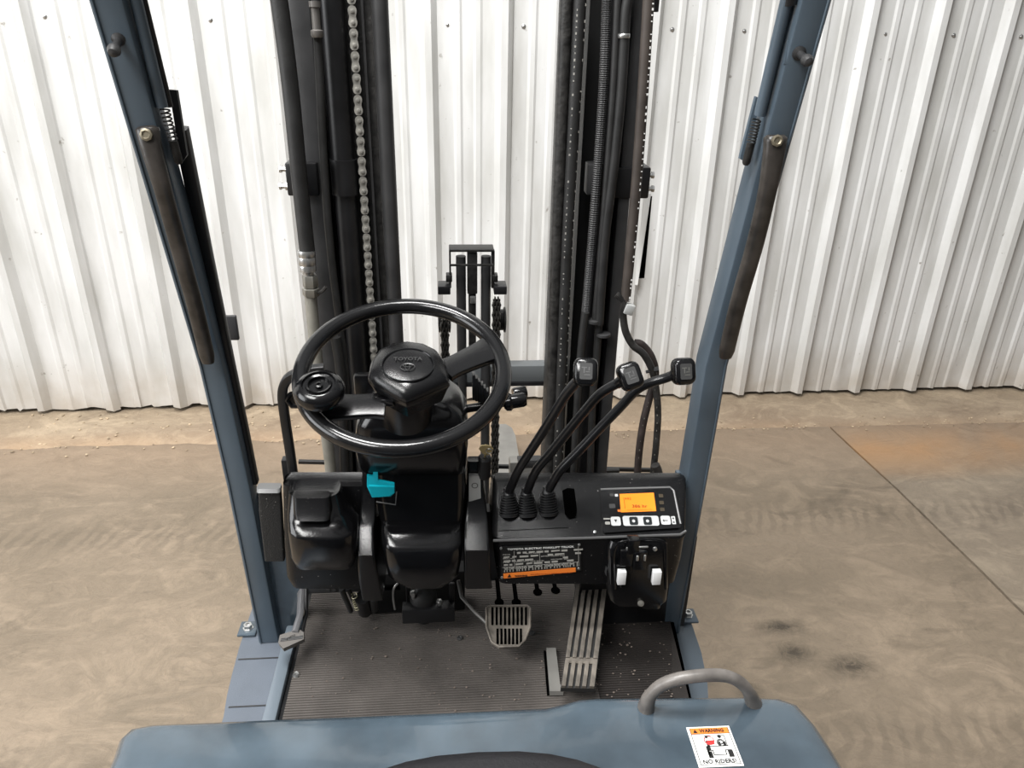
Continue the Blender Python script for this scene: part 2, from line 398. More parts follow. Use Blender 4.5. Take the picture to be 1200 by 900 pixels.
# torn edge curling out of the wall beside the hole
mb = MB(); rows = []
for i in range(9):
    z = lerp(.62, 1.03, i / 8); g = i / 8
    rows.append([wp(HOLE[0] - .002, .038, z), wp(HOLE[0] + .004 + .01 * g, .044 - .012 * g, z), wp(HOLE[0] + .008 + .034 * g, .052 - .044 * g, z + .004)])
mb.grid(rows).build('torn_flap', WALLM, wall, origin=False, label='bent edge of torn sheet beside a dark gap')
sc = None
for z in (1.695,):
    for k in range(-6, 18):
        for dx in (.035,):
            s = S0 + k * PIT + dx
            if sc is None:
                m2 = MB(); m2.lathe([(.0095, 0), (.0095, .002), (.006, .003), (.006, .007), (.004, .008)], wp(s, .001, z), WN, 8)
                sc = m2.build('screw', CHROME, wall); s00 = s
            else: copy(sc, wall, WD * (s - s00))
# stones along the broken footing edge (uncountable)
mb = MB(); rr = random.Random(11)
for i in range(520):
    s = rr.uniform(-.6, 7); left = s < 2.2
    d = rr.uniform(.02, .36) if left else rr.gauss(.32, .025)
    if left and rr.random() < .2: d = rr.uniform(.3, .42)
    q = rr.uniform(.002, .007 if left else .005)
    c = wp(s, d, (.014 if d < .28 else .004) + q * .4); r_ = bmesh.ops.create_icosphere(mb.b, subdivisions=1, radius=q)
    bmesh.ops.transform(mb.b, matrix=Matrix.Translation(c) @ Matrix.Rotation(rr.uniform(0, 3), 4, 'Z') @ Matrix.Diagonal((1.3, .9, .6, 1)), verts=r_['verts'])
tag(mb.build('gravel', GRAVEL), 'tan gravel and crumbs scattered along the foot of the wall', 'gravel', kind='stuff')

# ================================================================ forklift
TX = .04
fl = empty('forklift', (TX, 1.1, 0))
tag(fl, 'blue-grey electric forklift with black dashboard and mast, seen from the operator seat', 'forklift')

# --- body under the floor plate
MB().bx((TX - .37, -.25, .14), (TX + .37, 1.44, .445), .02).build('chassis', BLUE, fl)
MB().bx((TX - .40, 1.475, .16), (TX + .42, 1.50, .66), .006).build('front_cowl', STEELB, fl)
for sx_ in (-1, 1):
    mb = MB(); c = V((TX + sx_ * .43, 1.22, .2))
    mb.lathe([(.10, -.055), (.185, -.055), (.2, -.04), (.2, .04), (.185, .055), (.10, .055)], c, (1, 0, 0), 32)
    tw = mb.build('tyre', mat('tyre_rubber', (.02, .02, .02), .8, bump=.5, bscale=60), fl)
    mb = MB(); mb.lathe([(.03, -.045), (.1, -.05), (.1, .05), (.03, .045)], c, (1, 0, 0), 20); mb.build('rim', STEELG, tw)
# fender plates beside the foot well
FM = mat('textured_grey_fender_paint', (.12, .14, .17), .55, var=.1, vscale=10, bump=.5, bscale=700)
ptsL = [(262, 840), (266, 815), (272, 790), (280, 760), (288, 735), (296, 712), (318, 700), (348, 700), (346, 748), (338, 790), (331, 840)]
P = [atZ(x, y, .45) for x, y in ptsL]; P = [V((P[0].x + .004, .70, .45))] + P + [V((P[-1].x, .70, .45))]
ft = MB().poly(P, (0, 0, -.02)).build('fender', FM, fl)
for y in (772, 828):
    a = atZ(279 - (y - 772) * .2, y, .4525); b2 = atZ(328, y - 1, .4525); MB().bx((a.x, a.y - .0015, .4505), (b2.x, a.y + .0015, .4515)).build('seam', STEELG, ft)
ptsR = [(790, 840), (831, 840), (829, 800), (822, 765), (812, 735), (803, 712), (790, 700), (780, 700)]
P = [atZ(x, y, .45) for x, y in ptsR]; P = [V((P[0].x, .70, .45))] + P[:0] + [V((P[1].x, .70, .45))] + P[1:]
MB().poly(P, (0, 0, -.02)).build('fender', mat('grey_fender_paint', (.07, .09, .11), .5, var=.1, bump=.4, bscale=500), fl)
# light sills along the mat
MB().bx((-.374, .70, .44), (-.347, 1.33, .494), .005).build('sill', mat('light_blue_grey_paint', (.15, .18, .21), .3), fl)
MB().bx((-.374, .70, .44), (-.28, 1.075, .492), .004).build('sill_corner', mat('light_blue_grey_paint', (.15, .18, .21), .3), fl)

# --- pillars
def pillar(P, wd, dp, name='pillar'):
    L = []
    P = [V(p) for p in P]
    for p in P:
        L.append([p + V((u, v + dp / 2, 0)) for u, v in sqr(wd / 2, dp / 2, .22, 2)])
    return MB().loops(L).build(name, BLUE, fl)
PL = [atY(123, 0, 1.145), atY(247, 430, 1.29), atY(262, 496, 1.297), atY(279, 571, 1.305), atY(312, 735, 1.322)]
PR = [atY(958, 0, 1.145), atY(840, 430, 1.28), atY(829, 496, 1.287), atY(816, 571, 1.293), atY(787, 735, 1.30)]
for PP in (PL, PR):
    d = PP[0] - PP[1]; PP.insert(0, PP[0] + d * .42)
    e = PP[-1]; PP[-1] = V((e.x, e.y, .452))
pl = pillar(PL, .044, .05); pr = pillar(PR, .044, .06)
tag(pl, 'left front pillar with black shade strip along its inner side'); tag(pr, 'right front pillar')
MB().tube([PL[0] + V((0, .025, 0)), PR[0] + V((0, .025, 0))], .024, sq=.4).build('roof_crossbar', BLUE, fl)
# raised edge beads on the outer corner
for PP, sgn, par in ((PL, -1, pl), (PR, 1, pr)):
    MB().tube([p + V((sgn * .0165, -.0005, 0)) for p in PP], .0022, 6).build('edge_bead', BLUE, par)
# flared foot plates of the left pillar
a = atY(300, 560, 1.31); b2 = atY(352, 720, 1.33)
mb = MB(); z0 = .452
q = [V((PL[-1].x, 1.345, z0)), V((PL[-1].x + .075, 1.345, z0)), V((PL[-1].x + .075, 1.345, .60)), V((PL[-1].x + .06, 1.345, .72)), V((PL[-2].x + .01, 1.345, .86)), V((PL[-2].x - .01, 1.345, .86))]
mb.poly(q, (0, .012, 0)).build('gusset_plate', BLUEW, pl)
q = [V((PR[-1].x - .05, 1.335, z0)), V((PR[-1].x, 1.335, z0)), V((PR[-2].x + .0, 1.335, .86)), V((PR[-2].x - .03, 1.335, .86))]
MB().poly(q, (0, .012, 0)).build('gusset_plate', BLUE, pr)
# foot flange + bolts
for (px, py), par in (((291, 737), pl), ((806, 722), pr)):
    c = atZ(px, py, .455)
    MB().lathe([(.012, 0), (.012, .004), (.0095, .004), (.0095, .013), (.005, .014), (.004, .010)], c, (0, 0, 1), 6).build('bolt', CHROME, par)
    MB().box(c + V((.0, 0, 0)), (.04, .045, .006), bev=.002).build('flange', BLUE if par is pr else BLUEW, par)
# black strip standing in for shade on the left pillar's inner side
P = [atY(212, 150, 1.245), atY(222, 200, 1.26), atY(242, 300, 1.29), atY(269, 430, 1.325), atY(284, 500, 1.335), atY(297, 565, 1.34)]
MB().tube(P, .010, sx=1, sq=.3, hint=V((0, 1, 0))).build('shade_strip', STEELB, pl)
# slide tubes, latch plate and spring near the top of each pillar
def latch(par, tube, plate, spring, Y, m):
    MB().tube([atY(*tube[0], Y), atY(*tube[1], Y + .035)], .0085, 12).build('slide_tube', BLUE, par)
    MB().tube([atY(tube[0][0] - plate[4], tube[0][1], Y + .01), atY(tube[1][0] - plate[4], tube[1][1], Y + .045)], .005, 10).build('slide_tube', m, par)
    P = [atY(x, y, Y + .06) for x, y in plate[:4]]
    MB().poly(P, (0, .008, 0)).build('latch_plate', m, par)
    a, b_ = atY(*spring[0], Y + .035), atY(*spring[1], Y + .04); Pp = []
    x, y = frame(b_ - a)
    for i in range(90):
        t = i / 89; Pp.append(lerp(a, b_, t) + (x * math.cos(t * 50) + y * math.sin(t * 50)) * .0062)
    MB().tube(Pp, .0013, 5).build('spring', GREASE, par)
    MB().lathe([(.0065, 0), (.0065, .03), (.004, .034)], b_, (b_ - a), 10).build('latch_pin', GREASE, par)
latch(pl, ((152, -30), (190, 125)), ((198, 105), (207, 106), (219, 182), (212, 192), -9), ((193, 128), (203, 165)), 1.16, STEELB)
latch(pr, ((926, -20), (890, 135)), ((886, 113), (892, 116), (874, 190), (867, 186), -7), ((887, 140), (880, 168)), 1.16, BLUE)
# black top joint of right slide tube
MB().tube([atY(927, -30, 1.16), atY(924, 6, 1.165)], .011, 10).build('tube_clamp', STEELB, pr)
# ball studs
for (px, py), tip, par in (((140, 46), (133, 60), pl), ((936, 62), (946, 71), pr)):
    a = atY(px, py, 1.16); b_ = atY(*tip, 1.13)
    MB().lathe([(.010, 0), (.010, .003), (.0055, .006), (.0055, .022), (.008, .026), (.0088, .031), (.006, .038), (.001, .040)], a, b_ - a, 14).build('stud', STEELG, par, label='ball-ended grey stud')
    MB().box(a + V((0, .006, 0)), (.035, .004, .032), bev=.001).build('stud_plate', BLUE, par)
# worn grab handles
def grab(P, par, Rr):
    P = spline(P, 5); n = len(P); r = [lerp(Rr[0], Rr[1], min(1, i / (n * .42))) for i in range(n)]
    r[0] *= .7; r[-1] *= .8
    g = MB().tube(P, r, 12, hint=V((1, 0, 0)), sx=.75, sy=1.05, sq=.8).build('grab_handle', HAND, par, ang=60)
    return g
g = grab([atY(172, 148, 1.188), atY(178, 175, 1.182), atY(190, 218, 1.18), atY(207, 280, 1.20), atY(229, 360, 1.225), atY(244, 424, 1.262)], pl, (.0160, .0122))
MB().lathe([(.009, 0), (.009, .004), (.006, .005), (.004, .003)], atY(172, 158, 1.175), V((0, -1, .2)), 8).build('screw', mat('tarnished_screw', (.25, .22, .16), .4, metal=.6), g)
g = grab([atY(909, 158, 1.175), atY(906, 185, 1.172), atY(899, 225, 1.175), atY(885, 285, 1.19), atY(865, 355, 1.215), atY(850, 418, 1.25)], pr, (.0172, .0135))
MB().lathe([(.009, 0), (.009, .004), (.006, .005), (.004, .003)], atY(910, 165, 1.162), V((0, -1, .2)), 8).build('screw', mat('tarnished_screw', (.25, .22, .16), .4, metal=.6), g)
a = atY(270, 384, 1.42); MB().box(a, (.028, .01, .05), bev=.002).build('bracket', STEELG, pl)

# --- mast
ZT = 2.05
mast = MB(); YM = 1.65
def X(px, py, y=YM): return atY(px, py, y).x
mL0, mL1 = X(345, 100), X(458, 100)
def chan(x0, x1, y0, y1, z0=.1, z1=ZT, b=.004): return MB().bx((x0, y0, z0), (x1, y1, z1), b)
rl = chan(X(346, 100), X(371, 100), 1.655, 1.76); rl.bx((X(346, 100), 1.74, .1), (X(408, 100), 1.765, ZT), .003)
rl = rl.build('mast_rail', STEELG, fl, label='left outer mast channel')
ri = chan(X(408, 100, 1.68), X(440, 100, 1.68), 1.685, 1.76); ri.bx((X(404, 100), 1.675, .1), (X(409, 100), 1.70, ZT), .002)
ri = ri.build('mast_rail', GREASE, fl, label='left inner mast channel')
MB().tube([V((X(449, 100, 1.66), 1.68, .1)), V((X(449, 100, 1.66), 1.68, ZT))], .0165, 16).build('rail_edge', STEELG, ri)
MB().bx((X(428, 100, 1.67), 1.672, .1), (X(431, 100, 1.67), 1.68, ZT)).build('rail_lip', STEELG, ri)
MB().tube([V((X(394, 100), 1.675, .1)), V((X(394, 100), 1.675, ZT))], .0245, 24).build('lift_cylinder', STEELB, fl, label='left lift cylinder tube')
# right side
rr_ = chan(X(736, 100), X(751, 100), 1.66, 1.765); rr_.bx((X(700, 100), 1.745, .1), (X(740, 100), 1.77, ZT), .003)
rr_ = rr_.build('mast_rail', STEELG, fl, label='right outer mast channel')
rg = chan(X(656, 100, 1.69), X(668, 100, 1.69), 1.685, 1.76); rg = rg.build('mast_rail', GREASE, fl, label='right inner mast channel')
MB().bx((X(688, 100, 1.7), 1.72, .1), (X(704, 100, 1.7), 1.77, ZT)).build('rail_web', mat('very_dark_steel', (.006, .006, .006), .6), rg)
MB().tube([V((X(716, 100, 1.7), 1.70, .1)), V((X(716, 100, 1.7), 1.70, ZT))], .024, 24).build('lift_cylinder', STEELB, fl, label='right lift cylinder behind the hoses')
# clamp brackets
def bracket(px0, px1, py0, py1, Yf, px_b, ybs, sgn):
    a = atY(px0, py0, Yf); b_ = atY(px1, py1, Yf)
    k = MB().bx((a.x, Yf, b_.z), (b_.x, Yf + .07, a.z), .004).build('clamp_bracket', STEELB, fl)
    for y in ybs:
        c = atY(px_b, y, Yf + .02)
        MB().lathe([(.006, -.02), (.006, .0), (.0095, .0), (.0095, .007), (.0055, .007), (.0055, .015), (.008, .015), (.008, .02)], c - V((sgn * .012, 0, 0)), V((sgn, 0, 0)), 6).build('bolt', CHROME, k)
    return k
k = bracket(333, 374, 191, 230, 1.635, 332, (198, 218), -1)
MB().lathe([(.029, 0), (.029, .073)], V((X(394, 100), 1.675, atY(400, 230, 1.65).z)), (0, 0, 1), 24).build('clamp_band', STEELB, k)
k = bracket(722, 760, 196, 233, 1.655, 762, (205, 221), 1)
a = atY(690, 232, 1.63); b_ = atY(712, 195, 1.63)
MB().bx((a.x, 1.66, a.z), (b_.x, 1.70, b_.z), .003).build('clamp_band', STEELG, k)
a = atY(765, 14, 1.66); MB().bx((a.x, 1.66, a.z), (a.x + .012, 1.70, a.z + .2), .002).build('mast_tab', STEELB, fl)

# roller chain on the left inner channel: outer links with pins
xc = X(417, 100, 1.64); YC = 1.664; pitch = .0405
ch = MB().bx((xc - .006, YC, .55), (xc + .006, YC + .012, ZT), .002).build('lift_chain', CHAIND, fl, label='oily roller chain running up the left mast channel')
def link_shape(c, m):
    L1 = []
    for t in range(28):
        a = 2 * math.pi * t / 28; x = math.sin(a); z = math.cos(a)
        r = .0125; hw = .0088
        zz = z * (pitch * .25 + .0098); wv_ = hw * (1 - .28 * math.exp(-(zz / .006) ** 2))
        xx = wv_ * (1 if x > 0 else -1) * min(1, (max(0, 1 - (abs(z)) ** 5)) ** .5) if abs(x) > 1e-6 else 0
        L1.append(c + V((xx, 0, zz)))
    m.poly(L1, (0, .003, 0))
lk = None; i = 0; z = .62
while z < ZT - .02:
    if lk is None:
        m_ = MB(); c = V((xc, YC - .006, z)); link_shape(c, m_)
        for s in (-1, 1): m_.lathe([(.0042, 0), (.0042, .0025), (.002, .003)], c + V((0, 0, s * pitch * .25)), (0, -1, 0), 8)
        lk = m_.build('chain_link', CHAIN, ch, ang=30); z00 = z
    else: copy(lk, ch, V((0, 0, z - z00)))
    z += pitch
m_ = MB(); z = .62 + pitch / 2
while z < ZT - .03:
    m_.bx((xc - .0055, YC - .003, z - .010), (xc + .0055, YC, z + .010), .001, 1); z += pitch
m_.build('inner_link', CHAIND, ch, kind='stuff')

# hoses, left
def vhose(name, pts, Y, r, m, par=fl, n=12, label=None, **k):
    P = [atY(x, y, Y if len(p) < 1 else p[0]) for x, y, *p in pts]
    return MB().tube(spline(P, 6), r, n, **k).build(name, m, par, ang=60, label=label)
h = vhose('hydraulic_hose', [(318, -60), (327, 0), (340, 100), (350, 200), (360, 294)], 1.60, .0165, HOSE, label='thick hose crimped to a steel fitting')
P = [atY(359, 293, 1.60), atY(361, 318, 1.60)]
MB().lathe([(.0175, 0), (.0185, .004), (.0185, .012), (.0175, .014), (.0185, .017), (.0185, .03), (.0175, .032), (.0185, .035), (.018, .045), (.012, .048), (.012, .054)], P[0], P[1] - P[0], 20).build('crimp_sleeve', CHROME, h)
m_ = MB(); a = atY(363, 322, 1.60); d = (P[1] - P[0]).normalized()
m_.lathe([(.015, 0), (.0165, .003), (.0165, .024), (.015, .027), (.011, .028)], a, d, 6)
m_.lathe([(.013, .028), (.0185, .030), (.0185, .044), (.016, .048)], a, d, 6); m_.build('hex_nut', mat('zinc_nut', (.3, .29, .26), .4, metal=.7), h)
m_ = MB(); m_.tube([atY(370, 345, 1.60), atY(378, 341, 1.59), atY(382, 336, 1.59)], .004, 6); m_.build('tie_clip', GREASE, h)
vhose('hydraulic_tube', [(364, 346), (369, 400), (377, 470), (387, 545), (390, 600)], 1.60, .0135, GREYT, label='greyish tube below the steel fitting')
vhose('hydraulic_hose', [(368, -40), (371, 20), (375, 100), (380, 200), (388, 300), (398, 380), (405, 440), (410, 560), (412, 620)], 1.625, .0085, HOSE, label='thin hose along the left lift cylinder')
m_ = MB(); m_.lathe([(.010, 0), (.012, .004), (.012, .012), (.008, .014), (.008, .05), (.011, .052), (.011, .062)], atY(372, 44, 1.615), (0, 0, 1), 12); m_.build('hose_fitting', mat('grey_fitting', (.18, .17, .16), .4, metal=.5), fl)
vhose('hydraulic_hose', [(393, 395), (400, 450), (404, 560), (405, 620)], 1.615, .011, HOSE)

# hoses, right
def prints(P, r, par, m, n0, off=V((.0, -1, 0)), seed=1, wd=.0012):
    rr2 = random.Random(seed); m_ = MB(); S = spline(P, 40); i = 0
    while i < len(S) - 2:
        if rr2.random() < .78:
            c = S[i] + off.normalized() * (r * 1.01); ln = rr2.uniform(.0015, .005)
            m_.box(c, (wd * rr2.uniform(.8, 2.2), .0006, ln))
        i += n0
    return m_.build('hose_lettering', m, par, kind='stuff')
PA = [atY(x, y, 1.655) for x, y in ((668, -60), (664, 0), (658, 150), (652, 300), (648, 420), (643, 560), (641, 620))]
hA = MB().tube(spline(PA, 5), .0135, 12).build('hydraulic_hose', GREASE, fl, label='rough oily hose, innermost on the right mast')
PB = [atY(x, y, 1.64) for x, y in ((684, -60), (680, 0), (672, 150), (664, 300), (659, 420), (653, 560), (650, 620))]
hB = MB().tube(spline(PB, 5), .0125, 12).build('hydraulic_hose', HOSE, fl, label='hose with a line of white lettering')
prints(PB, .0125, hB, WHITED, 2, V((-.6, -1, 0)), 1, .0018); prints(PB, .0125, hB, WHITED, 3, V((.9, -.7, 0)), 2, .0009)
# corrugated conduit
P = spline([atY(x, y, 1.645) for x, y in ((713, -60), (711, 0), (707, 100), (700, 200), (692, 300), (686, 370))], 80)
r = [.0095 + (.0009 if i % 2 else -.0008) for i in range(len(P))]
MB().tube(P, r, 10).build('corrugated_conduit', STEELG, fl, ang=15)
h3 = vhose('hydraulic_hose', [(727, -60), (724, 0), (719, 100), (712, 200), (704, 300), (697, 380)], 1.64, .008, HOSE)
P4 = [(741, -60), (737, -10), (733, 18), (731, 60), (727, 120), (719, 200), (709, 280), (702, 380)]
h4 = vhose('hydraulic_hose', P4, 1.635, .0105, HOSE, label='hose with a clip near the top of the right mast')
c = atY(731, 42, 1.635); m_ = MB(); m_.lathe([(.012, -.004), (.0128, -.003), (.0128, .003), (.012, .004)], c, (-.05, 0, 1), 12); m_.build('hose_clip', CHROME, h4)
m_ = MB()
for (x, y) in ((696, 376), (707, 392)):
    m_.lathe([(.015, -.004), (.017, -.003), (.017, .003), (.015, .004)], atY(x, y, 1.64), (0, 0, 1), 12)
m_.build('cable_tie', STEELG, fl)
vhose('hydraulic_hose', [(686, 366), (682, 400), (678, 450), (672, 560), (670, 620)], 1.635, .0095, HOSE)
vhose('hydraulic_hose', [(702, 376), (699, 420), (694, 480), (690, 620)], 1.645, .009, HOSE)
PBN = [atY(x, y, 1.60) for x, y in ((764, -60), (760, 0), (754, 100), (747, 200), (739, 290), (733, 352))]
hN = MB().tube(spline(PBN, 6), [.0115] * 31, 12).build('hydraulic_hose', HOSEB, fl, label='brown hose with white lettering on the mast outer side')
prints(PBN, .0115, hN, WHITE, 3, V((.62, -1, 0)), 4, .0024)
if 0: prints(PBN, .0118, hN, BLACKP, 2, V((1, -.25, 0)), 5, .003)
a = atY(737, 362, 1.595); MB().box(a, (.022, .02, .024), rot=Matrix.Rotation(.3, 3, 'Y'), bev=.003).build('hose_nut', mat('white_zinc_nut', (.55, .56, .55), .4, metal=.4), hN)
m_ = MB(); m_.tube([atY(722, 345, 1.60), atY(731, 352, 1.595), atY(729, 372, 1.6)], .0075, 8); m_.build('hose_elbow', GREASE, hN)
hl = [(730, 368), (733, 388), (742, 405), (755, 416), (766, 440), (771, 480), (769, 520), (765, 560), (763, 600)]
h5 = vhose('hydraulic_hose', hl, 1.60, .0085, GREASE, label='sagging hose loop, outer of the two beside the mast')
hl2 = [(744, 402), (752, 404), (763, 418), (768, 440), (760, 470), (753, 500), (748, 540), (745, 600)]
h6 = vhose('hydraulic_hose', hl2, 1.625, .0095, mat('dull_rubber_hose', (.03, .022, .02), .55, var=.5, vscale=40), label='sagging hose loop, inner of the two beside the mast')
prints([atY(x, y, 1.60) for x, y in hl[4:8]], .0085, h5, GREYT, 9, V((-.5, -1, 0)), 7, .001)
prints([atY(x, y, 1.625) for x, y in hl2[4:7]], .0095, h6, GREYT, 9, V((-.3, -1, 0)), 8, .001)
m_ = MB(); m_.lathe([(.004, 0), (.004, .02), (.007, .02), (.007, .03)], atY(757, 436, 1.6), V((.8, -.2, .3)), 8); m_.build('hose_stub', STEELB, fl)
vhose('hydraulic_hose', [(768, 545), (772, 560), (768, 600)], 1.58, .011, GREASE)

# --- centre lift cylinder with its chains
YC2 = 1.86
def bxp(m, x0, y0, x1, y1, Yf, dp, bev=.002):
    a = atY(x0, y0, Yf); b_ = atY(x1, y1, Yf); m.bx((a.x, Yf, b_.z), (b_.x, Yf + dp, a.z), bev); return m
for px in (540, 569.5):
    a = atY(px, 300, YC2); MB().tube([V((a.x, YC2, .15)), V((a.x, YC2, a.z))], .0125, 16).build('lift_cylinder', STEELG if px > 550 else STEELG, fl, label='slim grey tube of the central lift cylinder')
m_ = MB(); bxp(m_, 547.5, 297, 559.5, 345, YC2 - .012, .03, .003); bxp(m_, 549, 345, 558, 420, YC2, .02); bc = m_.build('cylinder_head', GREASE, fl)
m_ = MB(); bxp(m_, 526, 292.5, 579, 295.5, YC2 - .02, .05); bxp(m_, 527, 310, 578, 312, YC2 - .03, .006, .0005)
bxp(m_, 526, 294, 529, 338, YC2 - .01, .02); bxp(m_, 576, 294, 579.5, 338, YC2 - .01, .02)
bxp(m_, 522.5, 323, 530, 331, YC2 - .015, .03); bxp(m_, 577, 323, 583.5, 331, YC2 - .015, .03); m_.build('cylinder_yoke', GREASE, fl)
m_ = MB(); bxp(m_, 551, 348, 557, 356, YC2 - .015, .01); m_.build('bleed_screw', CHROME, bc)
for x0, x1, y0 in ((513, 528, 336), (579, 594, 336)):
    m_ = MB(); bxp(m_, x0, y0, x1, y0 + 9.5, YC2 - .03, .05); m_.build('chain_anchor', STEELB, fl)
def leaf(x, y0, y1, wd, Y, m):
    m_ = MB(); a = atY(x, y0, Y); z = a.z; zb = atY(x, y1, Y).z; t = 0
    while z > zb:
        ks = (-1, 0, 1) if t % 2 else (-.5, .5)
        for k in ks:
            m_.box(V((a.x + k * wd / 3, Y, z)), (wd / 5.2, .016, .019), bev=.003)
        m_.box(V((a.x, Y + .002, z)), (wd * (1.0 if t % 2 else .8), .006, .006), bev=.001)
        z -= .0135; t += 1
    return m_.build('leaf_chain', m, fl, kind='stuff')
leaf(521, 376, 560, .024, YC2 - .03, CHAIND); leaf(582, 352, 575, .024, YC2 - .02, CHAIND)
for x in (521, 586):
    a = atY(x, 382, YC2 + .01); m_ = MB(); m_.lathe([(.02, -.017), (.034, -.015), (.034, -.011), (.028, -.009), (.028, .009), (.034, .011), (.034, .015), (.02, .017)], V((a.x, YC2 + .03, a.z + .01)), (1, 0, 0), 24)
    m_.build('chain_wheel', GREASE, fl)
# cross members
a = atY(460, 424, 1.9); b_ = atY(650, 442, 1.9)
MB().bx((X(420, 100), 1.86, b_.z + .006), (X(720, 100), 1.90, a.z), .002).build('mast_crossmember', mat('mid_grey_steel', (.13, .14, .145), .5), fl)
MB().bx((X(420, 100), 1.855, b_.z - .004), (X(720, 100), 1.89, b_.z + .006)).build('mast_crossmember', STEELB, fl, label='thin black lower flange')
a = atY(350, 541, 1.95); b_ = atY(772, 551, 1.95)
MB().tube([a, b_], .0055, sq=.3).build('carriage_bar', STEELB, fl)
m_ = MB(); bxp(m_, 700, 552, 726, 556, 1.93, .02); m_.build('carriage_foot', STEELB, fl)
MB().tube([atY(714.5, 440, 1.95), atY(709, 548, 1.95)], .004, 8).build('carriage_rod', STEELG, fl)
m_ = MB(); bxp(m_, 607, 540, 634, 549, 1.9, .03); m_.build('carriage_block', STEELG, fl)
# forks
for x0 in (.165, -.21):
    m_ = MB(); P = [V((x0, 1.92, .06)), V((x0, 2.86, .065)), V((x0 + .01, 2.93, .066)), V((x0 + .03, 2.965, .066)), V((x0 + .07, 2.965, .066)), V((x0 + .095, 2.93, .066)), V((x0 + .105, 2.86, .065)), V((x0 + .105, 1.92, .06))]
    m_.poly(P, (0, 0, .035)); m_.bx((x0, 1.90, .06), (x0 + .105, 1.94, .55), .004); m_.build('fork', FORKM, fl)

# --- dashboard
dash = stack([(580, 803, 560, 1.285, 1.297, .005), (578, 806, 566, 1.272, 1.31, .015), (577, 806, 626, 1.180, 1.34, .02), (577, 806, 631, 1.172, 1.34, .02), (578, 804, 636, 1.172, 1.34, .02), (580, 800, 660, 1.174, 1.34, .02), (584, 792, 684, 1.176, 1.34, .015)]).build('dashboard', PLAST, fl, label='right half of the dashboard with levers and display')
dl = stack([(332, 430, 565, 1.262, 1.272, .004), (330, 430, 570, 1.235, 1.285, .015), (331, 430, 640, 1.215, 1.34, .02), (334, 440, 680, 1.21, 1.34, .02), (340, 440, 690, 1.215, 1.34, .02)]).build('dashboard', PLAST, fl, label='left half of the dashboard with a rounded pod')
pod = stack([(342, 392, 577, 1.19, 1.20, .004), (336, 396, 582, 1.165, 1.225, .02), (333.5, 402, 606, 1.150, 1.225, .025), (333, 408, 616, 1.1375, 1.225, .03), (333, 412, 629, 1.119, 1.225, .035), (333.5, 415, 634, 1.116, 1.225, .035), (337, 417, 660, 1.128, 1.225, .03), (344, 414, 668, 1.16, 1.225, .02)]).build('storage_pod', GLOSS, dl, ang=50)
stack([(345, 384, 580, 1.160, 1.17, .004), (342, 386, 584, 1.150, 1.175, .01), (343, 388, 603, 1.138, 1.17, .01), (346, 386, 611, 1.130, 1.16, .01)]).build('pod_cap', PLAST, pod)
m_ = MB(); bxp(m_, 405, 649, 418, 651.5, 1.205, .01, .0005); m_.build('seam', SILV, dl)
# side panel between pillar and dash
stack([(302, 329, 573, 1.266, 1.276, .004), (303, 330, 600, 1.262, 1.28, .004), (310, 333, 658, 1.262, 1.28, .004)]).build('side_panel', mat('coarse_black_plastic', (.014, .014, .014), .6, bump=.6, bscale=350, specks=.8), dl)
stack([(300, 328, 573, 1.262, 1.283, .006), (300, 328, 578, 1.256, 1.283, .006)]).build('panel_cap', mat('grey_plastic', (.16, .16, .16), .35), dl)
# kick boards under the dash
a = atY(341, 690, 1.3)
MB().bx((-.30, 1.30, .70), (.50, 1.33, .80)).build('under_dash_panel', STEELB, fl)

# steering column cover
col = stack([(455, 510, 466, 1.20, 1.27, .03), (440, 528, 474, 1.175, 1.30, .03), (425, 540, 488, 1.16, 1.30, .03), (416, 549, 505, 1.155, 1.30, .03), (413, 549, 530, 1.16, 1.31, .03), (418, 546, 553, 1.175, 1.32, .025), (424, 545, 557, 1.185, 1.32, .02)]).build('steering_column', GLOSS, fl)
stack([(436, 546, 556, 1.20, 1.34, .02), (438, 546, 585, 1.20, 1.34, .02), (443, 545, 610, 1.196, 1.34, .02), (446, 543, 622, 1.19, 1.34, .02)]).build('column_cover', GLOSS, col)
kn = stack([(449, 538, 615, 1.195, 1.33, .02), (446, 541, 618, 1.180, 1.33, .02), (445, 542, 628, 1.166, 1.33, .025), (445, 543, 640, 1.149, 1.33, .03), (445.5, 543, 645, 1.144, 1.33, .03), (446, 543, 650, 1.142, 1.33, .03), (449, 541, 668, 1.132, 1.33, .035), (453, 538, 682, 1.145, 1.33, .03), (466, 528, 690, 1.155, 1.33, .03)]).build('knee_cover', GLOSS, col, ang=60)
sl = stack([(424, 441, 556, 1.23, 1.25, .004), (423, 441, 585, 1.222, 1.33, .004), (421, 440, 608, 1.205, 1.33, .005), (419, 438, 619, 1.190, 1.33, .005), (418, 438, 636, 1.166, 1.33, .005), (418, 439, 651, 1.146, 1.33, .005), (420, 444, 680, 1.158, 1.33, .005), (424, 449, 704, 1.175, 1.33, .005)]).build('column_side_cover', SATIN, col, ang=60)
sr = stack([(548, 566, 541, 1.23, 1.25, .004), (548, 567, 575, 1.22, 1.33, .004), (546, 571, 602, 1.205, 1.33, .005), (545, 572, 614, 1.190, 1.33, .005), (544, 573, 630, 1.168, 1.33, .005), (544, 574, 645, 1.148, 1.33, .005), (544, 575, 680, 1.162, 1.33, .005), (545, 577, 690, 1.175, 1.33, .005)]).build('column_side_cover', SATIN, col, ang=60)
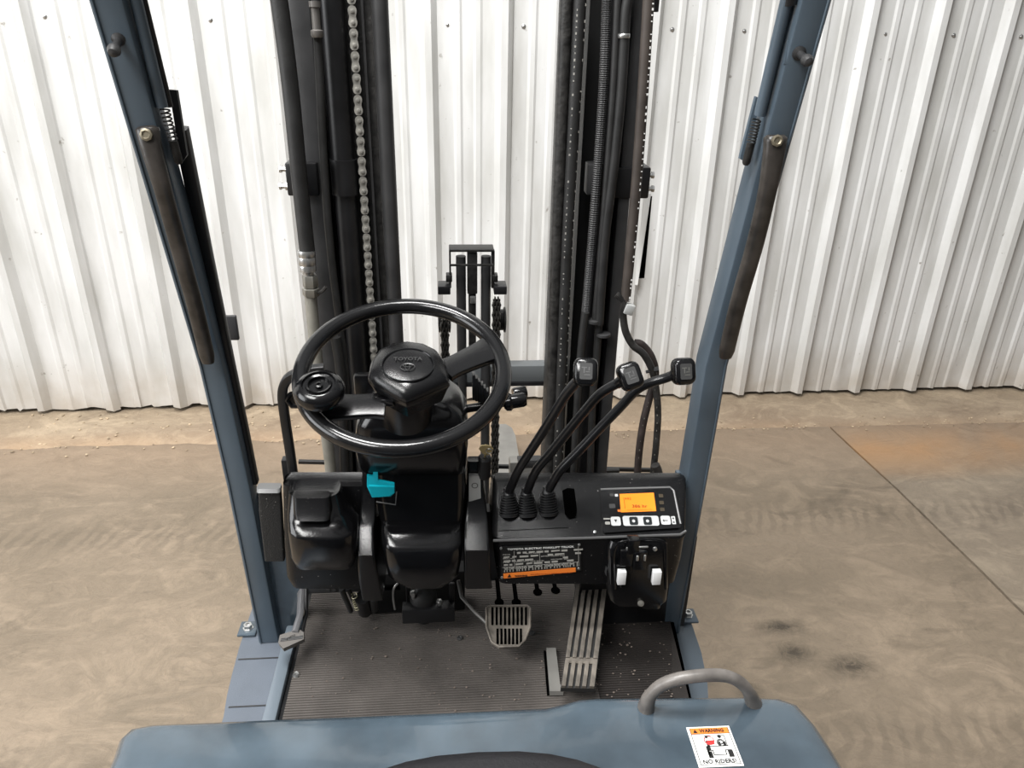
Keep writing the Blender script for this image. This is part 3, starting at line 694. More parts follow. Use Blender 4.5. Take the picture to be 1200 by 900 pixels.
# grey rocker switch on right side cover
P = [atY(*q, 1.213) for q in ((549.5, 558), (563, 558), (563.5, 584), (549.5, 588))]
sw_ = MB().poly(P, (0, .01, 0)).build('rocker_switch', mat('light_grey_plastic', (.33, .33, .32), .45), sr)
x_, y_ = (P[1] - P[0]), (P[0] - P[3])
n_ = x_.cross(y_).normalized()
m_ = MB(); a = lerp(lerp(P[0], P[1], .5), lerp(P[3], P[2], .5), .38)
m_.loops([[a + n_ * .001 + x_.normalized() * r * math.cos(t) + y_.normalized() * r * math.sin(t) for t in [k * math.pi / 8 for k in range(16)]] for r in (.0048, .0060)], cap=False)
m_.build('switch_symbol', BLACKP, sw_)
# teal tilt lever
tl = [(430, 557), (437, 558), (437.5, 550), (442.5, 550), (443, 563), (462, 567), (463, 577), (458, 582), (436, 583), (430, 570)]
P = [atY(x, y, 1.165) for x, y in tl]; P = [atY(x, y, 1.175 if y < 566 else 1.160) for x, y in tl]
MB().poly(P, (0, .005, 0)).build('tilt_lever', TEAL, col)
P = [atY(x, y, 1.1555) for x, y in ((432, 570), (462, 571), (462, 578), (456, 581.5), (436, 583))]
MB().poly(P, (0, .006, 0)).build('lever_grip', TEAL, col)
m_ = MB(); P = [atY(x, y, 1.19) for x, y in ((440, 586), (464, 591), (465, 578), (461, 576))]
m_ = MB(); m_.tube([atY(441, 588, 1.19), atY(463.5, 591.5, 1.19), atY(465, 576, 1.192)], .0013, 6); m_.build('pocket_edge', SILV, col)

# --- steering wheel
WT = math.radians(20.5); NW = V((0, -math.sin(WT), math.cos(WT))); CW = V((-.0785, 1.14, 1.193)); UX = V((1, 0, 0)); UY = NW.cross(UX)
wc = lambda px, py, h=0: atP(px, py, CW + NW * h, NW)
RW = .1635
ring = [CW + (UX * math.cos(t) + UY * math.sin(t)) * RW for t in [2 * math.pi * k / 96 for k in range(96)]]
WHM = mat('polished_black_wheel', (.007, .007, .0075), .17, bump=.1, bscale=90, spec=.5)
wh = MB().tube(ring, .0136, 16, closed=True).build('steering_wheel', WHM, fl, ang=80, label='glossy black steering wheel rim')
def spoke(pa, pb, wa, wb, t0, t1, thick):
    L = []
    for i in range(9):
        t = i / 8; c = lerp(pa, pb, t); d = (pb - pa).normalized(); s = NW.cross(d).normalized()
        w_ = lerp(wa, wb, t) * (1 + .25 * (2 * t - 1) ** 4); h = lerp(t0, t1, t)
        L.append([c + s * a * w_ + NW * (b2 + h) for a, b2 in sqr(1, thick, .0, 1)] if False else [c + s * u + NW * (v + h) for u, v in sqr(w_, thick, .5, 2)])
    return MB().loops(L).build('spoke', SATIN, wh)
spoke(wc(452, 478), wc(366, 478), .021, .026, .006, -.002, .006)
spoke(wc(520, 438), wc(581, 407), .019, .027, .006, -.001, .006)
hub = MB()
ol = [(431, 446), (434, 428), (443, 414), (458, 406), (478, 403.5), (498, 406.5), (513, 414), (522, 426), (526, 441), (527, 452), (505, 463), (487, 471), (476, 475), (468, 472), (452, 463), (439, 456)]
base = [wc(x, y, .028) for x, y in ol]; cen = sum(base, V()) / len(base)
topc = wc(477, 430, .052)
L = [[lerp(cen, p, .80) - NW * .04 for p in base], [lerp(cen, p, .93) - NW * .012 for p in base], base]
for f, h in ((.97, .006), (.9, .013), (.78, .0185), (.6, .022), (.35, .024), (.1, .0245)): L.append([lerp(cen + UY * .004 * (1 - f), p, f) + NW * h for p in base])
hb = hub.loops(L).build('horn_pad', SATIN, wh, ang=40)
cp = atP(478, 427, cen + NW * .024, NW)
for rr3, nm in ((.040, 'pad_ring'),):
    MB().tube([cp + UX * rr3 * math.cos(t) + UY * rr3 * .9 * math.sin(t) - NW * (.001 + .0035 * (0)) for t in [2 * math.pi * k / 40 for k in range(40)]], .0016, 6, closed=True).build(nm, GLOSS, hb)
EMB = mat('embossed_black', (.028, .028, .028), .35)
text('emblem_lettering', 'TOYOTA', cp - UX * .022 + UY * .006 + NW * .002, UX, UY, .0075, EMB, hb, width=.044, lift=.001, bold=.015)
m_ = MB()
for rx, ry, cxx, cyy in ((.011, .0075, 0, -.008), (.0035, .0072, 0, -.008), (.0075, .003, 0, -.0045)):
    m_.tube([cp + NW * .0025 + UX * (cxx + rx * math.cos(t)) + UY * (cyy + ry * math.sin(t)) for t in [2 * math.pi * k / 24 for k in range(24)]], .0007, 5, closed=True)
m_.build('emblem', EMB, hb)
MB().lathe([(.045, -.11), (.05, -.05), (.042, -.012), (.03, .0)], CW + UX * .0, NW, 28).build('wheel_boss', SATIN, wh)
# dark notch under the pad's left edge
MB().box(wc(452, 470, .012), (.034, .012, .012), rot=Matrix.Rotation(-.5, 3, 'Z'), bev=.003).build('pad_clip', GLOSS, hb)
kb = wc(378, 474, .012)
MB().lathe([(.012, 0), (.013, .008), (.018, .012), (.030, .016), (.0365, .024), (.0375, .032), (.0345, .041), (.027, .046), (.025, .0465), (.0235, .043), (.020, .043), (.019, .0465), (.016, .0455), (.0145, .040), (.002, .040)], kb, NW, 32).build('spinner_knob', GLOSS, wh, ang=50)
MB().lathe([(.006, .04), (.006, .0445), (.003, .045), (.002, .042)], kb, NW, 12).build('knob_pin', GLOSS, wh)
# stalk behind the wheel with black knob on the right
m_ = MB(); a = atY(540, 480, 1.26); b_ = atY(596, 471, 1.24); m_.tube([a, b_], .008, 10)
st = m_.build('direction_lever', SATIN, col)
MB().lathe([(.011, 0), (.016, .004), (.017, .012), (.0135, .016), (.0135, .036), (.011, .042), (.002, .043)], atY(590, 472, 1.24), V((1, 0, .16)), 18).build('lever_knob', GLOSS, st)
MB().lathe([(.010, 0), (.012, .004), (.012, .022), (.010, .026), (.002, .026)], atY(601, 462, 1.27), V((1, .2, .1)), 14).build('lever_knob', GLOSS, st)
m_ = MB(); a = atY(414, 446, 1.28); m_.bx((a.x, 1.28, a.z - .05), (a.x + .04, 1.30, a.z + .01), .006); m_.build('cable_cover', SATIN, col)
# tachometer-like ribbed piece behind the wheel, lower right
m_ = MB()
for i in range(6):
    c = atY(555 + i * 3.2, 452 + i * 2.6, 1.25); m_.box(c, (.005, .02, .05 - i * .004), bev=.001)
m_.build('column_vent', SATIN, col, kind='stuff')

# --- parking brake bar at the left
P = spline([atY(345, 566, 1.30), atY(340, 530, 1.29), atY(334, 490, 1.28), atY(331, 462, 1.275), atY(335, 447, 1.27), atY(345, 439, 1.265), atY(362, 434, 1.26), atY(380, 432, 1.26)], 5)
pb = MB().tube(P, .010, sx=.85, sy=.75, sq=.4, hint=V((0, 1, 0))).build('hand_brake', STEELB, fl, label='bent flat bar lever left of the steering wheel')
P = [atY(x, y, 1.27) for x, y in ((336, 469), (340, 462), (348, 459), (362, 460), (372, 464), (372, 473), (356, 476), (342, 476))]
m_ = MB(); m_.tube(P, .0045, 8, closed=True); m_.build('brake_button', GLOSS, pb)
m_ = MB(); m_.poly(P, (0, .006, 0)); m_.build('brake_button_web', PLAST, pb)
m_ = MB(); bxp(m_, 329, 540, 344, 566, 1.31, .02); m_.build('brake_bracket', STEELB, pb)

# --- control levers
SLP = (atY(690, 566, 1.272), None)
p0 = atY(577, 566, 1.272); p1 = atY(806, 566, 1.272); p2 = atY(577, 626, 1.180)
DX = (p1 - p0).normalized(); DN = (p1 - p0).cross(p0 - p2).normalized()
if DN.z < 0: DN = -DN
DY = DN.cross(DX).normalized()
dp = lambda px, py, h=.0: atP(px, py, p0 + DN * h, DN)
MB().poly([dp(*q, .0005) for q in ((584, 566), (656, 566), (666, 618), (584, 622))], DN * .001).build('lever_plate', SATIN, dash)
SLOT = mat('slot_black', (.001, .001, .001), .9, spec=.0)
MB().poly([dp(*q, .001) for q in ((659, 575), (665, 572), (673, 573), (676, 598), (675, 606), (668, 608), (662, 603))], DN * .001).build('lever_slot', SLOT, dash)
levers = [((597, 607), (596, 572), [(607, 552), (620, 531), (635, 508), (650, 484), (665, 460)], (686, 436), 1.13),
          ((618, 607), (617, 572), [(628, 552), (646, 530), (666, 505), (686, 481), (704, 461)], (738, 441), 1.15),
          ((643, 605), (642, 570), [(656, 552), (678, 529), (704, 501), (727, 477), (746, 457), (764, 448), (780, 443)], (800, 435), 1.17)]
lab = ['control lever with its knob nearest the steering wheel', 'middle of the three control levers', 'rightmost control lever, knob against the pillar']
LEVM = mat('lever_black_paint', (.008, .008, .009), .28)
for i, (b0, b1, mid, kn_, Yk) in enumerate(levers):
    B0 = dp(*b0, .0); top = atY(*b1, 1.235 - 0)
    n_ = len(mid); pts = [atY(b1[0], b1[1] + 6, 1.232)]
    for j, q in enumerate(mid): pts.append(atY(*q, lerp(1.225, Yk + .01, (j + 1) / (n_ + .5))))
    K = atY(*kn_, Yk); pts.append(lerp(pts[-1], K, .75))
    P = spline(pts, 5)
    lv = MB().tube(P, .0086, 12).build('control_lever', LEVM, fl, label=lab[i])
    # ribbed boot
    B = dp((b0[0] + b1[0]) / 2 + 1, b0[1] - 6, 0); T = pts[0] + V((0, 0, -.002)); ax = T - B; prof = [(.0185, -.004)]
    B = dp(b0[0], b0[1] - 5, -.002); ax = T - B; ln = ax.length
    for k in range(8):
        h = ln * k / 8.0; r = .0200 - .0007 * k; prof += [(r - .001, h), (r, h + ln * .02), (r, h + ln * .05), (r - .0055, h + ln * .07), (r - .0055, h + ln * .11)]
    prof += [(.012, ln), (.0095, ln + .006), (.0095, ln + .012)]
    MB().lathe(prof, B, ax, 20).build('lever_boot', mat('boot_rubber', (.02, .02, .021), .38), lv, ang=25)
    # knob: rounded block
    d = (K - pts[-1]).normalized(); kf = V((-.1 + .02 * i, -.86, .5)).normalized() if i < 2 else V((.1, -.92, .38)).normalized()
    kx = V((0, 0, 1)).cross(kf).normalized(); ky = kf.cross(kx)
    if i == 1: kx, ky = (kx * math.cos(.35) + ky * math.sin(.35)), (ky * math.cos(.35) - kx * math.sin(.35))
    m_ = MB(); Lk = []
    for f, h in ((.55, -.016), (.85, -.012), (1, -.003), (1, .006), (.93, .012), (.78, .015)):
        Lk.append([K + kf * h + kx * u * f + ky * v * f for u, v in sqr(.0200, .0235, .6, 4)])
    m_.loops(Lk); kb_ = m_.build('lever_knob', GLOSS, lv, ang=50)
    MB().lathe([(.009, 0), (.0105, .01), (.013, .02)], pts[-1] - d * .012, d, 12).build('knob_neck', GLOSS, lv)
    pm = BLACKP if i == 2 else SATIN
    MB().poly([K + kf * .0151 + kx * u + ky * v for u, v in sqr(.0105, .0135, .25, 2)], kf * .0006).build('knob_label', mat('grey_knob_label', (.05, .05, .05), .5), kb_)
    m_ = MB()
    for (u, v, a_, b2) in ((-.003, .006, .009, .002), (-.003, .001, .002, .008), (.003, -.001, .007, .0016), (.002, -.006, .010, .0016), (.005, .004, .002, .006)):
        c = K + kf * .0159 + kx * u + ky * v; m_.poly([c + kx * s * a_ / 2 + ky * t * b2 / 2 for s, t in ((-1, -1), (1, -1), (1, 1), (-1, 1))], kf * .0003)
    m_.build('knob_symbol', mat('light_symbol', (.11, .11, .11), .5) if i < 2 else mat('dim_symbol', (.12, .12, .11), .5), kb_)

# --- display panel
bz = [dp(*q, .0012) for q in ((703, 572), (785, 570), (790, 574), (799, 612), (797, 619), (709, 625), (706, 622))]
disp = MB().poly(bz, DN * .003).build('display_panel', GLOSS, dash)
q = [dp(x, y, .004) for x, y in ((704, 573.5), (785, 571), (789.5, 575), (797.5, 614))]
MB().tube(q, .0022, 8, hint=DN).build('display_bezel', SILV, disp)
scr = MB().poly([dp(*q, .0045) for q in ((726, 579), (766, 577.5), (769, 599), (727.5, 600.5))], DN * .0006).build('screen', ORANGE, disp)
SCT = mat('screen_dark_segments', (.30, .06, .0), .5)
text('screen_text', '386 hr', dp(741, 595, .0054), DX, DY, .0065, SCT, scr, width=.030, bold=.01)
text('screen_text', '4 8 2', dp(732.5, 585.5, .0054), DX, DY, .0045, SCT, scr, width=.012)
m_ = MB(); m_.tube([dp(731, 583, .0055), dp(732.5, 596, .0055)], .0004, 4); m_.tube([dp(735, 598, .0055), dp(764, 597, .0055)], .0003, 4); m_.build('screen_line', SCT, scr)
BTN = mat('white_button', (.72, .73, .73), .4); BTK = mat('black_button', (.012, .016, .018), .3)
def quad(m_, px, py, wd, hh, h=.0045, t=.0012, q=.35):
    c = dp(px, py, h); m_.poly([c + DX * u + DY * v for u, v in sqr(wd / 2, hh / 2, q, 2)], DN * t); return m_
quad(MB(), 721.5, 611, .019, .0185).build('button', BTN, disp)
quad(MB(), 751, 610.5, .071, .0205).build('button_strip', BTN, disp)
bt = [quad(MB(), px, 610.5, .0165, .0165, .006).build('button', BTK, disp) for px in (742.5, 758.8)]
quad(MB(), 780, 609.8, .019, .0185).build('button', BTN, disp)
quad(MB(), 789.3, 609.7, .0075, .0165, .0045, .0006, .2).build('icon', BTN, disp)
for px in (742.5, 758.8): quad(MB(), px, 610.5, .006, .006, .0072, .0004, .9).build('button_symbol', BTN, disp)
m_ = MB(); c = dp(721.5, 610, .0058)
m_.poly([c + DX * -.003 + DY * .002, c + DX * .003 + DY * .002, c - DY * .004], DN * .0004)
m_.build('button_symbol', BLACKP, disp); m_ = MB()
c = dp(779.5, 610, .0058); m_.poly([c + DX * .005 + DY * .0006, c + DX * .005 - DY * .0008, c - DX * .004 - DY * .0008, c - DX * .004 + DY * .0006], DN * .0004)
m_.poly([c - DX * .005, c - DX * .002 + DY * .003, c - DX * .002 - DY * .003], DN * .0004)
m_.build('button_symbol', BLACKP, disp, kind='stuff'); m_ = MB()
for dv in (-.004, .004):
    c = dp(789.3, 609.7, .0053); m_.poly([c + DY * dv + DX * u + DY * v for u, v in sqr(.0018, .0018, .9, 2)], DN * .0003)
m_.build('icon_dots', BLACKP, disp, kind='stuff')
m_ = MB(); quad(m_, 711, 608, .013, .0028, .0045, .0004); quad(m_, 712, 613, .010, .006, .0045, .0004, .6); m_.build('icon', WHITED, disp)
m_ = MB(); quad(m_, 722.3, 580.5, .006, .0055, .0045, .0006); m_.build('indicator', BTN, disp)
m_ = MB(); quad(m_, 725.5, 598.5, .006, .005, .0045, .0006); m_.build('indicator', ORP, disp)
m_ = MB()
for y in (581, 589, 597): quad(m_, 774.5 + (y - 581) * .1, y, .009, .0075, .0045, .0004)
m_.build('indicator', mat('unlit_lamp', (.06, .045, .025), .4), disp, kind='stuff')
m_ = MB(); quad(m_, 717, 580, .008, .006, .0045, .0004); quad(m_, 717.5, 593, .012, .009, .0045, .0004); m_.build('indicator', mat('dim_lamp_grey', (.06, .06, .06), .35), disp, kind='stuff')
# front lip, its highlight put in as a paler plastic
MB().tube([atY(578, 633.5, 1.171), atY(690, 630.5, 1.171), atY(797, 626.5, 1.171), atY(804, 622, 1.176)], .0028, 8).build('dash_lip', mat('lip_highlight_plastic', (.10, .10, .10), .3), dash)
c = dp(697, 623.5, .001); MB().lathe([(.0032, 0), (.0032, .002), (.001, .003)], c, DN, 8).build('screw', CHROME, dash)

# data plate
YD = 1.1715
def fq(m_, x0, y0, x1, y1, x2, y2, x3, y3, Y=YD, t=.0006): m_.poly([atY(a, b2, Y) for a, b2 in ((x0, y0), (x1, y1), (x2, y2), (x3, y3))], (0, -t, 0)); return m_
pd = lambda u, v, Y=YD: lerp(lerp(atY(587, 640.5, Y), atY(680, 636.5, Y), u), lerp(atY(588, 674, Y), atY(681, 666, Y), u), v)
plate = MB().poly([pd(0, 0), pd(1, 0), pd(1, 1.07), pd(0, 1.07)], (0, -.0012, 0)).build('data_plate', BLACKP, dash)
PX = (pd(1, 0) - pd(0, 0)); PY = (pd(0, 0) - pd(0, 1)); YY = YD - .0013
pp = lambda u, v: pd(u, v, YY)
text('plate_lettering', 'TOYOTA ELECTRIC FORKLIFT TRUCK', pp(.08, .14), PX, PY, .0042, WHITE, plate, width=PX.length * .84, lift=.0004, bold=.02)
for k, (s, u, v, wd) in enumerate((('MODEL', .02, .30, .10), ('SERIAL NO', .02, .44, .13), ('TYPE', .02, .58, .08), ('TRUCK WEIGHT', .30, .30, .20), ('BATTERY WEIGHT MAX', .50, .44, .30), ('VOLTAGE  36V', .62, .58, .22), ('CAPACITY AT LOAD CENTER', .18, .58, .36))):
    text('plate_lettering', s, pp(u, v), PX, PY, .0022, WHITED, plate, width=PX.length * wd, lift=.0004)
m_ = MB(); rr = random.Random(21)
for row in range(5):
    u = .03 if row else .2
    while u < .93:
        wd = rr.uniform(.03, .12); v = .2 + row * .135
        if rr.random() < .8:
            m_.poly([pp(u, v + .02), pp(u + wd, v + .02), pp(u + wd, v + .02 + rr.uniform(.035, .07)), pp(u, v + .08)], (0, -.0004, 0))
        u += wd + rr.uniform(.012, .04)
u = .03
while u < .95:
    m_.poly([pp(u, .74), pp(u + .012, .74), pp(u + .012, .90), pp(u, .90)], (0, -.0004, 0)); u += rr.uniform(.025, .05)
for a, b_ in (((.01, .73), (.97, .735)), ((.97, .12), (.975, .9)), ((.16, .18), (.165, .72)), ((.48, .3), (.485, .6))):
    m_.poly([pp(a[0], a[1]), pp(b_[0], a[1]), pp(b_[0], b_[1]), pp(a[0], b_[1])], (0, -.0004, 0))
m_.build('plate_print', WHITED, plate, kind='stuff')
pw = MB().poly([pp(.02, .95), pp(.93, .95), pp(.93, 1.12), pp(.02, 1.12)], (0, -.0006, 0)).build('warning_strip', ORP, dash)
YY = YD - .0021
text('warning_lettering', 'WARNING', pp(.16, 1.10), PX, PY, .0038, BLACKP, pw, width=PX.length * .16, lift=.0003, bold=.02)
m_ = MB(); m_.poly([pp(.07, 1.10), pp(.12, 1.10), pp(.095, .98)], (0, -.0003, 0)); m_.build('warning_triangle', BLACKP, pw)
text('warning_lettering', 'READ OPERATOR MANUAL BEFORE USE OF THIS TRUCK', pp(.36, 1.08), PX, PY, .0022, mat('dark_orange_print', (.4, .08, .01), .5), pw, width=PX.length * .54, lift=.0003)
YY = YD - .0013
m_ = MB()
for u, v in ((.985, .06), (.97, 1.0), (.0, 1.08), (0.0, .06)): m_.lathe([(.0028, 0), (.0022, .0018)], pp(u, v), (0, -1, 0), 10)
m_.build('rivet', CHROME, plate, kind='stuff')

# switch box at the right end of the dash
boxm = stack([(716, 782, 636, 1.165, 1.24, .012), (713, 784, 645, 1.158, 1.24, .012), (712, 784, 690, 1.150, 1.24, .010), (716, 782, 706, 1.152, 1.24, .010), (722, 776, 711, 1.16, 1.24, .010)]).build('switch_box', GLOSS, dash)
MB().poly([atY(x, y, yy) for x, y, yy in ((716, 655, 1.15), (709, 672, 1.17), (716, 686, 1.15))], (0, .01, 0)).build('box_wing', STEELG, boxm)
P = spline([atY(x, y, 1.15) for x, y in ((721, 690), (719, 660), (721, 642), (728, 635), (745, 633), (765, 632), (778, 635), (781, 645), (780, 690))], 4)
MB().tube(P, .0026, 8).build('box_rim', GLOSS, boxm)
m_ = MB(); bxp(m_, 737, 634, 749, 650, 1.142, .02); bxp(m_, 744, 648, 757, 668, 1.14, .02); bxp(m_, 728, 646, 742, 664, 1.144, .01); m_.build('latch', GLOSS, boxm)
m_ = MB(); bxp(m_, 746, 652, 748.5, 658, 1.137, .004); bxp(m_, 755, 651, 757, 658, 1.137, .004); bxp(m_, 749, 641, 760, 642.5, 1.139, .004); m_.build('contact', CHROME, boxm)
for px in (736, 767.5):
    MB().lathe([(.0045, 0), (.004, .003), (.001, .004)], atY(px, 643, 1.149), (0, -1, .1), 8).build('screw', CHROME, boxm)
for px in (729, 770):
    m_ = MB(); bxp(m_, px - 4, 671, px + 4, 685.5, 1.138, .012, .001); m_.build('white_clip', mat('white_plastic', (.8, .8, .8), .35), boxm)
stack([(745, 776, 690, 1.16, 1.24, .01), (744, 776, 708, 1.155, 1.24, .01), (752, 775, 714, 1.16, 1.24, .01)]).build('lower_cover', SATIN, boxm)
MB().lathe([(.007, 0), (.0055, .004), (.001, .005)], atY(751, 707, 1.15), (0, -1, .5), 10).build('screw', mat('dull_screw', (.2, .19, .17), .4, metal=.5), boxm)
m_ = MB(); m_.tube([atY(727, 686, 1.15), atY(730, 697, 1.16)], .0018, 6); m_.build('wire', STEELG, boxm)
# right kick panel
MB().bx((.275, 1.30, .47), (.52, 1.33, .72)).build('kick_panel', STEELB, fl)

# --- pedals
zf = .487
def slat(m_, A, B, C_, D, t): m_.poly([A, B, C_, D], t); return m_
a0, a1, a2, a3 = atZ(676, 676, .585), atZ(713, 678, .585), atZ(697, 807, .545), atZ(657, 806, .545)
acn = (a1 - a0).cross(a0 - a3).normalized(); acn = -acn if acn.z < 0 else acn
ac = MB().poly([a0, a1, a2, a3], -acn * .012).build('accelerator_pedal', PEDB, fl, label='long ribbed accelerator pedal')
ribs = [(.02, .14), (.22, .34), (.42, .54), (.62, .74), (.84, .98)]
fr = None
for (u0, u1) in ribs:
    m_ = MB()
    for v0, v1 in ((.0, .77), (.80, 1.0)):
        m_.poly([lerp(lerp(a0, a1, u), lerp(a3, a2, u), v) for u, v in ((u0, v0), (u1, v0), (u1, v1), (u0, v1))], acn * .007)
    m_.build('rib', WORN, ac)
m_ = MB(); m_.poly([lerp(lerp(a0, a1, u), lerp(a3, a2, u), v) for u, v in ((.02, .76), (.98, .76), (.98, .81), (.02, .81))], acn * .004); m_.build('rib_bridge', WORN, ac)
m_ = MB(); c = lerp(a0, a2, .5); m_.tube([c - V((0, 0, .01)), c + V((0, .04, -.08))], .012, 8); m_.build('pedal_arm', STEELB, ac)
# grey wedge beside it
q = [atZ(640, 764, zf + .004), atZ(651, 764, zf + .004), atZ(656, 806, zf + .004), atZ(660, 815, zf + .004), atZ(644, 815, zf + .004)]
MB().poly(q, (0, 0, .012)).build('pedal_stop', FORKM, fl)
q = [atZ(637, 764, zf + .002), atZ(644, 764, zf + .002), atZ(648, 815, zf + .002), atZ(641, 815, zf + .002)]
MB().poly(q, (0, 0, .004)).build('stop_recess', SLOT, fl)
# brake pedal
bo = [(570, 712), (574, 710), (618, 709.5), (621.5, 713), (621, 735), (615, 750), (608, 757), (585, 758), (576, 752), (570, 735)]
zb = .585; B_ = lambda x, y, dz=0: atZ(x, y, zb + dz - (y - 733) * .0004)
m_ = MB(); m_.poly([B_(x, y) for x, y in bo], (0, .004, -.010)); br = m_.build('brake_pedal', WORN, fl, label='rounded slotted brake pedal')
for j in range(9):
    x = 577 + j * 4.9
    for (y0, y1, k) in ((712, 732.5, 0), (737, 755, 1)):
        if k and (j == 0 or j == 8): continue
        xa = x + (k * (597 - x) * .07)
        MB().poly([B_(xa - 1.25, y0, .0005), B_(xa + 1.25, y0, .0005), B_(xa + 1.25 + .3 * k, y1, .0005), B_(xa - 1.25, y1, .0005)], (0, 0, .0012)).build('slot', SLOT, br)
m_ = MB(); m_.tube([B_(x, y, .003) for x, y in bo], .0022, 6, closed=True); m_.build('pad_rim', WORN, br)
m_ = MB(); m_.tube([atY(537, 680, 1.30), atY(541, 700, 1.28), B_(556, 717, -.004), B_(574, 734, -.012)], .007, sq=.4, sx=.5, sy=1.2); m_.build('pedal_arm', mat('worn_arm_steel', (.09, .085, .08), .4), br)
# parking brake release pedal at left
q = [atZ(x, y, .56) for x, y in ((328, 744), (350, 737), (356, 741), (356, 749), (332, 760), (326, 753))]
pp_ = MB().poly(q, (0, .004, -.012)).build('parking_pedal', mat('grey_rubber_pad', (.15, .14, .13), .6, bump=.3), fl, label='small grey ribbed pedal at the left sill')
for t in (.55, .72, .88):
    A = lerp(q[0], q[5], t); Bq = lerp(q[2], q[3], t); MB().tube([A + V((.004, 0, .001)), Bq + V((-.002, 0, .001))], .0011, 6).build('rib', STEELG, pp_)
text('pedal_symbol', '(P)', atZ(335, 751, .562), atZ(352, 743, .562) - atZ(335, 751, .562), V((0.2, 1, 0)), .009, BLACKP, pp_, width=.018, lift=.001)
m_ = MB(); m_.tube([atZ(345, 742, .558), atY(352, 720, 1.28), atY(353, 700, 1.33), atY(352, 680, 1.38)], .0085, sq=.4, sx=.7, sy=1); m_.build('pedal_arm', mat('silver_arm', (.22, .22, .23), .35, metal=.3), pp_)
m_ = MB(); m_.tube([atZ(354, 742, .553), atY(359, 718, 1.29), atY(359, 690, 1.33)], .004, 8); m_.build('pedal_arm', STEELB, pp_)

# under-column mechanics
st_ = MB(); c = atY(496, 700, 1.30)
st_.lathe([(.012, .06), (.018, .03), (.028, .016), (.030, .0), (.024, -.02), (.016, -.035), (.018, -.06)], c, (0, 0, 1), 20); st_.build('steering_joint', HOSE, fl)
m_ = MB(); bxp(m_, 471, 716, 533, 729, 1.265, .03, .002); bxp(m_, 475, 685, 479, 716, 1.29, .01); bxp(m_, 526, 685, 533, 716, 1.29, .01); jb = m_.build('joint_bracket', STEELB, fl)
for px, py in ((484.5, 698), (515, 708)):
    MB().lathe([(.004, 0), (.004, .012), (.0065, .012), (.0065, .02), (.003, .022)], atY(px, py + 3, 1.28), (0, -.2, 1), 6).build('bolt', CHROME, jb)
m_ = MB(); m_.tube(spline([atY(466, 684, 1.27), atY(461.5, 690, 1.27), atY(461, 702, 1.28), atY(463, 714, 1.29)], 4), .0025, 6); m_.build('return_spring', CHROME, fl)
for (a, b_, r, mm_) in (((400, 690), (411, 716), .006, STEELG), ((408, 690), (419, 712), .005, STEELB), ((424, 700), (428, 716), .016, STEELB), ((437, 700), (438, 714), .010, STEELG)):
    MB().tube([atY(*a, 1.30), atY(*b_, 1.33)], r, 10).build('link_rod', mm_, fl)
a, b_ = atY(415, 697, 1.30), atY(419, 713, 1.31); x, y = frame(b_ - a)
MB().tube([lerp(a, b_, i / 60) + (x * math.cos(i * .62) + y * math.sin(i * .62)) * .006 for i in range(61)], .0014, 5).build('coil_spring', mat('brassy_spring', (.4, .37, .25), .4, metal=.5), fl)
m_ = MB(); bxp(m_, 355, 688, 470, 692, 1.36, .02); m_.build('link_bar', STEELG, fl)
for px in (386, 393): MB().lathe([(.006, 0), (.006, .006), (.003, .007)], atY(px, 690, 1.33), (0, -1, .3), 6).build('bolt', GREASE, fl)
MB().bx((atY(424, 700, 1.34).x, 1.36, .488), (atY(545, 700, 1.34).x, 1.40, .60), .004).build('axle_housing', mat('dull_black', (.006, .006, .006), .6), fl)

# --- hood (battery cover) and seat
zh = .95
fr_ = [(640, 824), (662, 819), (680, 814), (700, 812.5)]
OUT = []
OUT += [V((-.395, -.28, zh))]
OUT += [atZ(134, 880, zh), atZ(141, 858, zh), atZ(152, 848, zh), atZ(175, 843.5, zh), atZ(300, 838, zh), atZ(450, 832, zh), atZ(560, 827.5, zh)]
OUT += [atZ(x, y, zh) for x, y in fr_] + [atZ(760, 812, zh), atZ(880, 811, zh), atZ(915, 813, zh), atZ(935, 820, zh), atZ(955, 842, zh), atZ(975, 872, zh)]
OUT += [V((.45, .40, zh)), V((.45, -.28, zh))]
cen = V((TX - .01, .35, zh)); L = []
def inset(p, f, z):
    d = V((p.x - cen.x, p.y - cen.y, 0)); return V((cen.x + d.x * (1 - f / abs(d.length)), cen.y + d.y * (1 - f / abs(d.length)), z))
for f, z in ((.012, .30), (-.012, .55), (-.012, .915), (-.008, .930), (0.002, .942), (.014, .949), (.03, .952), (.09, .953), (.2, .953)):
    L.append([inset(p, f, z) for p in OUT])
hood = MB().loops(L).build('battery_hood', BLUEW, fl, ang=45, label='glossy blue-grey cover over the battery with scuffs')
# seat cushion
e0, e1, e2 = atZ(405, 903, .99), atZ(562, 879, .99), atZ(722, 903, .99)
sc_ = V((e1.x - .002, e1.y - .24, .96)); L = []
for f, z in ((.96, .953), (1, .97), (1.0, .985), (.97, .996), (.90, 1.004), (.7, 1.01), (.3, 1.012)):
    ring_ = []
    for k in range(48):
        t = 2 * math.pi * k / 48; c_, s_ = math.cos(t), math.sin(t)
        ring_.append(V((sc_.x + .235 * f * (abs(c_) ** .8) * (1 if c_ > 0 else -1), sc_.y + .24 * f * (abs(s_) ** .9) * (1 if s_ > 0 else -1), z)))
    L.append(ring_)
MB().loops(L).build('seat_cushion', SEATM, fl, ang=60, label='black seat cushion on the battery hood')
